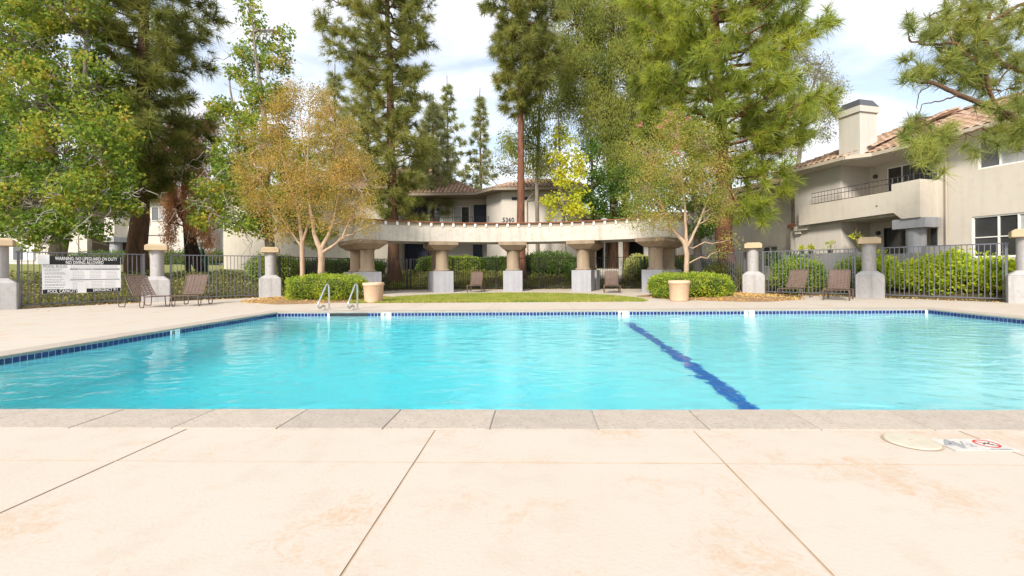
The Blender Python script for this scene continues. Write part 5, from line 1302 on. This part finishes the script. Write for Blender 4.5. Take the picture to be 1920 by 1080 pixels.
# D: second sweetgum
Dl = lobes_px([(395, 365, 18.5, 38), (450, 345, 18.3, 45), (400, 400, 18, 38, 26), (500, 385, 18.5, 45), (555, 400, 18.6, 45), (470, 420, 18, 45, 22), (590, 430, 18.6, 28), (440, 300, 18.8, 42), (480, 250, 19, 48), (430, 200, 19.2, 30), (500, 180, 19.4, 45), (455, 120, 19.4, 32), (520, 110, 19.4, 30), (480, 60, 19.4, 26), (525, 55, 19.4, 16), (470, 10, 19.4, 14), (540, 300, 19, 40), (590, 350, 19, 35)])
broad_tree('sweetgum_tree', 'tall thinning green tree behind the third pier, dark leafy at its foot', 'tree', at(508, 500, 19.3), [stem_px([(508, 520, .22), (506, 440, .19), (500, 300, .14), (490, 180, .09), (475, 60, .04), (468, 0, .02)], 19), stem_px([(506, 400, .1), (450, 320, .08), (440, 220, .05), (430, 150, .03)], 19)], Dl, L_maple, m_barkG, n_cl=26, per=65, lsize=.14, crad=.42, tpl='star', twigs=44, limb_r=.035)
# E: golden crape myrtles
Ea = lobes_px([(462, 340, 16.3, 18), (470, 375, 16.2, 20), (515, 240, 16.3, 26), (545, 185, 16.4, 20), (500, 270, 16.3, 45), (540, 220, 16.3, 45), (480, 330, 16.2, 42), (545, 310, 16, 50), (500, 385, 16.2, 40), (560, 380, 16, 45), (530, 430, 16.2, 30), (470, 300, 16.5, 25), (545, 165, 16.5, 22), (520, 200, 16.4, 30)])
broad_tree('crape_myrtle', 'golden leaved crape myrtle with several pale stems, left one of the pair by the hedge', 'tree', at(567, 520, 16.3), [stem_px([(567, 530, .085), (567, 460, .08), (560, 400, .05), (530, 300, .03), (520, 210, .015)], 16.3), stem_px([(567, 455, .05), (590, 380, .035), (570, 280, .025), (560, 190, .012)], 16.3), stem_px([(567, 465, .04), (535, 420, .03), (490, 340, .02), (470, 290, .01)], 16.3)], Ea, L_gold, m_barkM, n_cl=48, per=84, lsize=.060, crad=.40, group='golden crape myrtles', limb_r=.018, shell=.3)
Eb = lobes_px([(655, 240, 16, 24), (700, 330, 16, 16), (690, 425, 15.9, 20), (600, 170, 16.3, 18), (600, 250, 16, 42), (640, 290, 16, 45), (600, 330, 15.8, 48), (655, 350, 16, 45), (610, 400, 16, 40), (680, 400, 16, 30), (645, 415, 16.2, 28), (610, 200, 16.2, 32), (670, 300, 16, 32), (580, 190, 16.3, 22), (690, 360, 16, 20)])
broad_tree('crape_myrtle', 'golden crape myrtle with forked pale trunk, right one of the pair by the pergola', 'tree', at(602, 520, 16.1), [stem_px([(603, 530, .12), (602, 470, .11), (590, 440, .07), (575, 350, .04), (580, 220, .015)], 16.1), stem_px([(602, 470, .08), (625, 420, .05), (640, 340, .03), (625, 220, .012)], 16.1), stem_px([(603, 475, .06), (640, 450, .04), (670, 380, .025), (690, 340, .01)], 16.1)], Eb, L_gold, m_barkM, n_cl=48, per=84, lsize=.060, crad=.40, group='golden crape myrtles', limb_r=.018, shell=.3)
# K: right crape myrtle
Kl = lobes_px([(1215, 290, 15.6, 40), (1260, 250, 15.6, 42), (1310, 270, 15.6, 45), (1350, 310, 15.6, 38), (1210, 350, 15.5, 42), (1265, 330, 15.4, 50), (1320, 350, 15.5, 45), (1195, 400, 15.4, 32), (1250, 400, 15.5, 30), (1365, 370, 15.6, 28), (1225, 425, 15.3, 20), (1335, 400, 15.5, 25), (1280, 230, 15.8, 25), (1185, 375, 15.6, 25), (1365, 450, 15.8, 12), (1350, 470, 16, 9)])
bl = [at(x, y, 15.1) for x, y in ((1257, 212), (1252, 226), (1268, 275), (1263, 285), (1240, 237), (1275, 290), (1200, 232), (1290, 222))]
broad_tree('crape_myrtle', 'olive and orange crape myrtle with pink blossoms right of the pergola', 'tree', at(1287, 520, 15.8), [stem_px([(1288, 530, .09), (1287, 462, .08), (1265, 435, .05), (1240, 390, .035), (1225, 300, .015)], 15.7), stem_px([(1287, 462, .06), (1285, 400, .04), (1275, 300, .025), (1270, 230, .01)], 15.7), stem_px([(1287, 465, .055), (1305, 430, .04), (1330, 370, .03), (1345, 290, .012)], 15.7)], Kl, L_olive, m_barkM, n_cl=48, per=84, lsize=.060, crad=.40, limb_r=.018, shell=.3, blossoms=bl)
# dark broadleaf behind K, and others
broad_tree('camphor_tree', 'dark green broadleaf tree with grey trunk just behind the right myrtle', 'tree', at(1311, 500, 20.5), [stem_px([(1311, 530, .19), (1308, 450, .17), (1305, 380, .1)], 20.5)], lobes_px([(1300, 420, 20, 42, 30), (1340, 400, 20.5, 38), (1262, 400, 20.5, 38), (1320, 440, 19.6, 25, 18), (1300, 350, 20.8, 50)]), L_dkgrn, m_barkG, n_cl=14, per=90, lsize=.11, crad=.42)
broad_tree('young_ash_tree', 'slim yellow green tree with a pale trunk rising behind the pergola', 'tree', at(1058, 500, 27), [stem_px([(1060, 520, .13), (1056, 400, .11), (1050, 300, .07), (1046, 200, .03)], 27)], lobes_px([(1050, 250, 26.8, 24), (1070, 290, 26.6, 26), (1045, 310, 26.6, 24), (1065, 345, 26.4, 28), (1045, 375, 26.4, 24), (1080, 385, 26.4, 26), (1062, 405, 26.3, 26), (1038, 270, 27, 14), (1085, 330, 26.8, 16)]), L_yg, m_barkG, n_cl=11, per=62, lsize=.17, crad=.5, tpl='star', twigs=6, limb_r=.04)
broad_tree('leafy_tree', 'dark green broadleaf tree behind the pergola right of the yellow green tree', 'tree', at(1115, 500, 29), [stem_px([(1115, 520, .18), (1112, 400, .14), (1110, 300, .08)], 29)], lobes_px([(1105, 300, 29, 32), (1130, 340, 28.6, 36), (1105, 375, 28.4, 34), (1150, 385, 28.4, 34), (1175, 340, 28.8, 30), (1190, 390, 28.6, 30), (1120, 410, 28.2, 26)]), L_dkgrn, m_barkG, n_cl=9, per=85, lsize=.18, crad=.6, limb_r=.05)
# weeping eucalypts
broad_tree('eucalyptus_tree', 'tall weeping olive eucalyptus between the slim red pine and the bright pine', 'tree', at(1150, 500, 31), [stem_px([(1148, 520, .32), (1150, 400, .3), (1140, 200, .22), (1150, 0, .15), (1150, -120, .08)], 31), stem_px([(1172, 520, .28), (1170, 400, .26), (1190, 200, .18), (1200, 0, .12)], 31)],
    lobes_px([(1080, 40, 31, 55, 75), (1160, 20, 31, 60, 75), (1100, 140, 31, 50, 65), (1170, 130, 30.5, 55, 70), (1130, 220, 30.5, 48, 55), (1190, 230, 30.5, 50, 60), (1220, 60, 31, 55, 75), (1060, 110, 31.5, 30, 55), (1160, 300, 30, 42, 50), (1215, 310, 30.5, 45, 50), (1070, -60, 31, 60), (1170, -70, 31, 70), (1240, -60, 31, 60), (1055, 190, 31.5, 18, 40), (1235, 180, 31, 40, 60)]), L_euc, m_barkB, n_cl=20, per=210, lsize=.17, crad=.8, hang=1.5, limb_r=.06, droop=1.2, tpl=leaf_tpl(w=.26))
broad_tree('eucalyptus_tree', 'wispy dark weeping tree just right of the tall red trunk', 'tree', at(1005, 500, 28), [stem_px([(1010, 520, .14), (1006, 350, .12), (1012, 200, .08), (1020, 60, .04)], 28)],
    lobes_px([(1000, 215, 27.5, 26, 45), (1025, 160, 28, 24, 40), (985, 280, 27.5, 20, 30), (1018, 290, 27.5, 16, 30), (955, 260, 27.5, 18, 30), (1010, 100, 28, 22, 40)]), L_euc, m_barkG, n_cl=20, per=110, lsize=.2, crad=.55, hang=1.7, limb_r=.03, droop=1.2, tpl=leaf_tpl(w=.26), twigs=10)
broad_tree('silver_eucalyptus', 'pale silvery eucalyptus showing behind the right side of the bright pine', 'tree', at(1500, 500, 27), [stem_px([(1490, 520, .16), (1490, 350, .14), (1510, 200, .08), (1540, 120, .03)], 27)],
    lobes_px([(1530, 130, 27, 28), (1555, 170, 27, 26), (1520, 195, 27, 28), (1568, 215, 27, 18), (1490, 110, 27, 26), (1480, 180, 27, 35), (1545, 240, 27, 16), (1480, 260, 27, 28), (1440, 60, 27, 35), (1455, 320, 27, 18), (1400, 250, 27, 40)]), L_silver, m_barkG, n_cl=40, per=60, lsize=.14, crad=.5, limb_r=.025, hang=1.2, tpl=leaf_tpl(w=.3))
# background trees far off
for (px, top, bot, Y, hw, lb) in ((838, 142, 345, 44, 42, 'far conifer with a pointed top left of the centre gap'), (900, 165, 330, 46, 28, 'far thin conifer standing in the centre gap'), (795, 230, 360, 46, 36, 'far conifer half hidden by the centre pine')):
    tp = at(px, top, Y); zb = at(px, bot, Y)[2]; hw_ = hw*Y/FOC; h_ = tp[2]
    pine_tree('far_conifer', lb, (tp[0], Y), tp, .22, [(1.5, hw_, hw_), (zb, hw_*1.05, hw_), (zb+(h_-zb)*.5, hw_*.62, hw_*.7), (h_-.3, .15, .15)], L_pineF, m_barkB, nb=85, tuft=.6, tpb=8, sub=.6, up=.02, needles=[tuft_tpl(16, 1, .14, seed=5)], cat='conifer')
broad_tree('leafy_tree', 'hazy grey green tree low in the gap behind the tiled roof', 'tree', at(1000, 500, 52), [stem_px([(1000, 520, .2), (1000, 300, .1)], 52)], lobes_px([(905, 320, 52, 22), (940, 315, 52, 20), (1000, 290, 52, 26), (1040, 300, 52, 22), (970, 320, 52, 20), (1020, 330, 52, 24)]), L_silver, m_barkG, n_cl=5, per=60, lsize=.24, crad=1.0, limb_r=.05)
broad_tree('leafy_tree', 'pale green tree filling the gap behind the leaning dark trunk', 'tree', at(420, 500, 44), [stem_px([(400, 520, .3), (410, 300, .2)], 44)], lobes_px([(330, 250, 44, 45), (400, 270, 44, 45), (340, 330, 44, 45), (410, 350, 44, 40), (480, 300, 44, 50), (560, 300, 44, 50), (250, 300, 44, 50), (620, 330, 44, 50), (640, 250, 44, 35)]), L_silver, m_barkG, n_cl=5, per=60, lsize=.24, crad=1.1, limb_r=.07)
broad_tree('leafy_tree', 'dark green tree row behind the left apartments', 'tree', at(80, 500, 48), [stem_px([(80, 520, .3), (80, 300, .2)], 48)], lobes_px([(0, 330, 48, 70), (110, 330, 48, 70), (200, 340, 48, 60), (60, 200, 48, 90), (180, 200, 48, 80), (280, 180, 48, 50)]), L_dkgrn, m_barkG, n_cl=2.2, per=70, lsize=.3, crad=1.5, limb_r=.07)
broad_tree('leafy_tree', 'dark green tree behind the right wing roof and the bright pine', 'tree', at(1300, 500, 40), [stem_px([(1300, 520, .3), (1300, 300, .2)], 40)], lobes_px([(1250, 350, 40, 45), (1320, 330, 40, 50), (1380, 320, 40, 35), (1260, 260, 40, 50), (1330, 230, 40, 50), (1200, 420, 38, 40), (1280, 420, 38, 40)]), L_dkgrn, m_barkG, n_cl=3.2, per=70, lsize=.25, crad=1.1, limb_r=.07)

def W_(px, py, Y): return at(px, py, Y)
def prof_px(rows, Y, tx):   # (py, left px, right px) -> (z, reachL, reachR)
    out = []
    for py, l, r in rows:
        s = Y/FOC; z = float(at(tx, py, Y)[2]); c = np.interp(py, [0, 540], [tx, tx]); out.append((z, max(.1, (c-l)*s), max(.1, (r-c)*s)))
    return sorted(out)
# F: centre left pine
pine_tree('pine_tree', 'tall olive pine with a straight trunk behind the left part of the pergola', at(741, 520, 24), at(722, -190, 24), .33,
    prof_px([(415, 695, 785), (350, 685, 800), (300, 668, 822), (240, 668, 800), (180, 640, 805), (100, 612, 808), (30, 598, 815), (-40, 605, 790), (-120, 650, 770), (-185, 700, 740)], 24, 733), L_pineM, m_barkB, nb=145, tuft=.46, tpb=20, up=.12, sub=.45)
for (px, top, Y, L_, R2, lb, nb_) in ((812, 175, 33, 40, 45, 'pale olive pine behind the right shoulder of the centre left pine', 80), (628, 120, 34, 48, 45, 'olive pine glimpsed above the golden trees', 85), (690, 60, 38, 60, 60, 'dim olive pine directly behind the tall centre left pine', 90)):
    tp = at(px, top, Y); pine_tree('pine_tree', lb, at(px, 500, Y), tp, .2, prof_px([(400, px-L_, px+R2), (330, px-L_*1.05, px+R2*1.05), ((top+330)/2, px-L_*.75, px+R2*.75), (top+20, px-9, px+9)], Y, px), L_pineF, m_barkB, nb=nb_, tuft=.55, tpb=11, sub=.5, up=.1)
# H: slim red pine
pine_tree('pine_tree', 'slim pine with a bare straight red trunk rising through the centre of the pergola', at(976, 520, 24.5), at(976, -150, 24.5), .26,
    prof_px([(215, 950, 1005), (170, 925, 1035), (120, 918, 1050), (60, 915, 1055), (10, 900, 1060), (-60, 920, 1040), (-140, 960, 990)], 24.5, 976), L_pineM, m_barkR, nb=115, tuft=.48, tpb=24, up=.1, sub=.42)
# J: bright pine
jb = [( at(1355, 250, 18.5), at(1460, 130, 18)), (at(1355, 300, 18.5), at(1530, 230, 17.5)), (at(1352, 330, 18.5), at(1470, 330, 17.2)), (at(1360, 380, 18.5), at(1440, 385, 17)), (at(1360, 390, 18.5), at(1470, 360, 17.4)), (at(1355, 200, 18.5), at(1555, 195, 18)), (at(1355, 350, 18.5), at(1430, 420, 17)), (at(1350, 240, 18.5), at(1215, 150, 17.5)), (at(1350, 150, 18.5), at(1200, 60, 17.5))]
pine_tree('pine_tree', 'bright yellow green long needled pine with a thick red trunk by the fourth pier', at(1368, 520, 18.5), at(1325, -260, 18.5), .37,
    prof_px([(330, 1270, 1440), (280, 1215, 1500), (220, 1200, 1545), (150, 1200, 1530), (80, 1190, 1540), (10, 1215, 1530), (-80, 1230, 1480), (-180, 1280, 1420), (-250, 1310, 1340)], 18.5, 1350), L_pineB, m_barkR, nb=105, tuft=.50, tpb=14, up=.16, extra_br=jb, sub=.50, needles=[tuft_tpl(56, 1.0, .045, spread=(10, 100), brush=.40, seed=s) for s in (11, 12, 13, 14)], droopT=.25)
# B: thick trunk pine at left
pine_tree('pine_tree', 'dark pine with a thick shaggy trunk just left of the second pier', at(257, 520, 19.5), at(280, -320, 19.5), .40,
    prof_px([(370, 225, 290), (320, 190, 360), (280, 190, 400), (210, 190, 375), (140, 180, 370), (60, 160, 385), (0, 170, 380), (-80, 180, 370), (-180, 220, 340), (-300, 260, 300)], 19.5, 268), L_pineD, m_barkB, nb=135, tuft=.54, tpb=19, up=.02, sub=.46)
# C: leaning dark trunk with dead foliage
Cl = lobes_px([(290, 300, 22, 14, 40), (310, 250, 22, 18, 30), (345, 240, 22, 24, 26), (385, 225, 22, 18, 22), (320, 360, 21.8, 9, 60), (318, 420, 21.6, 9, 35), (352, 350, 21.8, 14, 40), (375, 300, 22, 16, 40), (362, 400, 21.6, 12, 32), (385, 420, 21.6, 12, 28), (300, 330, 22, 14, 30), (380, 370, 21.8, 12, 30), (345, 290, 22, 20, 25), (395, 450, 21.6, 7, 16)])
broad_tree('dying_tree', 'leaning dark trunk draped with dead russet foliage beside the second pier', 'tree', at(372, 505, 22), [stem_px([(378, 530, .26), (370, 490, .24), (352, 420, .20), (325, 370, .17), (308, 340, .13), (290, 250, .08)], 22), stem_px([(352, 425, .14), (345, 350, .1), (350, 260, .06)], 22)], Cl, L_dead, m_barkD, n_cl=110, per=85, lsize=.105, crad=.33, hang=2.2, limb_r=.03, droop=1.5, tpl=leaf_tpl(w=.25))
# M: pine reaching in from the right
def near_pine():
    Y = 10.5; base = np.array([14.6, 10.2, -.05]); root = empty('pine_tree', base, label='near long needled pine reaching in at the top right corner', cat='pine tree')
    T = [tuft_tpl(95, 1.0, .034, spread=(8, 110), brush=.5, seed=s) for s in (21, 22, 23)]
    g = Geo(); g.tube([base, base+[-.1, 0, 3], base+[-.3, .1, 6], base+[-.4, .1, 10]], [.33, .28, .22, .1], 12); g.build('trunk', m_barkB, root, smooth=True, origin=base)
    paths = [[(2010, 250, .10), (1925, 240, .075), (1870, 205, .055), (1800, 180, .05), (1750, 155, .04), (1712, 153, .025)],
             [(2010, 110, .08), (1930, 140, .055), (1870, 115, .05), (1840, 60, .04), (1860, 20, .03)],
             [(1870, 205, .04), (1845, 130, .035), (1790, 80, .03), (1745, 85, .025), (1705, 78, .02), (1702, 25, .012)],
             [(2010, 10, .06), (1920, 5, .04), (1860, 40, .03), (1830, 60, .02)],
             [(1800, 180, .02), (1760, 190, .014), (1728, 195, .01), (1722, 222, .006)],
             [(1925, 240, .04), (1880, 260, .03), (1840, 240, .02), (1810, 250, .012)],
             [(1750, 155, .015), (1722, 175, .010), (1718, 205, .006)], [(1745, 85, .015), (1742, 30, .01)], [(1930, 140, .03), (1895, 120, .02), (1870, 160, .012)],
             [(1880, 170, .02), (1830, 160, .015), (1800, 140, .01)], [(1790, 80, .02), (1770, 50, .012), (1755, 40, .008)]]
    bg_ = Geo()
    for p in paths:
        P = np.array([at(a, b, Y+.5*math.sin(a*.02)) for a, b, c in p]); R_ = [c for a, b, c in p]
        tt = np.linspace(0, len(P)-1, len(P)*4); PP = np.stack([np.interp(tt, range(len(P)), P[:, k]) for k in range(3)], -1)+rng.normal(size=(len(tt), 3))*.012; bg_.tube(PP, np.interp(tt, range(len(P)), R_), 7)
    tf = [(1702, 30), (1698, 110), (1712, 145), (1742, 35), (1760, 60), (1775, 40), (1735, 60), (1728, 130), (1745, 130), (1760, 110), (1722, 225), (1705, 222), (1738, 255), (1720, 262), (1750, 262), (1700, 262), (1765, 250), (1770, 240), (1750, 280), (1725, 285),
          (1790, 95), (1805, 100), (1825, 80), (1835, 70), (1850, 60), (1838, 50), (1815, 40), (1800, 25), (1830, 15), (1855, 8), (1880, 15), (1905, 30), (1818, 140), (1835, 140), (1850, 150), (1810, 150), (1822, 160), (1848, 120), (1870, 105), (1890, 90), (1905, 110),
          (1858, 200), (1895, 195), (1910, 190), (1880, 235), (1900, 240), (1915, 230), (1925, 250), (1905, 265), (1890, 255), (1935, 130), (1915, 150), (1925, 100), (1815, 270), (1760, 300), (1800, 60), (1870, 60), (1890, 45), (1925, 55), (1945, 20), (1810, 0), (1840, -20), (1880, -20), (1780, 110), (1795, 125), (1930, 200), (1765, 150), (1865, 255), (1775, 15), (1850, 90)]
    big = {(1815, 270), (1760, 300)}
    pos = []; dr = []; s = []
    for a, b in tf:
        for rep in range(4 if (a, b) not in big else 3):
            q = at(a+(rng.normal()*11 if rep else 0), b+(rng.normal()*11 if rep else 0), Y+rng.uniform(-.7, .7)); pos.append(q); d = unit(1)[0]*.6+np.array([-.25, -.4, .35]); dr.append(d); s.append(rng.uniform(.28, .42))
        if rng.uniform() < .8:
            # twig back toward nearest path point
            best = min(((at(a2, b2, Y)) for p in paths for a2, b2, _ in p), key=lambda v: np.linalg.norm(v-pos[-1]))
            P, R_ = limb(best, pos[-1], .010, .005, 5, .12); bg_.tube(P, R_, 4)
    bg_.build('branches', m_barkB, root, smooth=True, origin=base)
    pos = np.array(pos); dr = np.array(dr); s = np.array(s); lv = Geo(); pick = rng.integers(0, 3, len(pos))
    for k in range(3):
        w = pick == k; lv.scatter(T[k][0], T[k][1], pos[w], dirs_to_R(dr[w]), s[w], droop=.22)
    lv.build('needles', L_pineN, root, origin=base)
L_pineN = leafmat('long pine needles', [(0.07,0.10,0.03),(0.115,0.15,0.04),(0.18,0.215,0.05),(0.26,0.27,0.075)], trans=0.35, nscale=1.2)
near_pine()
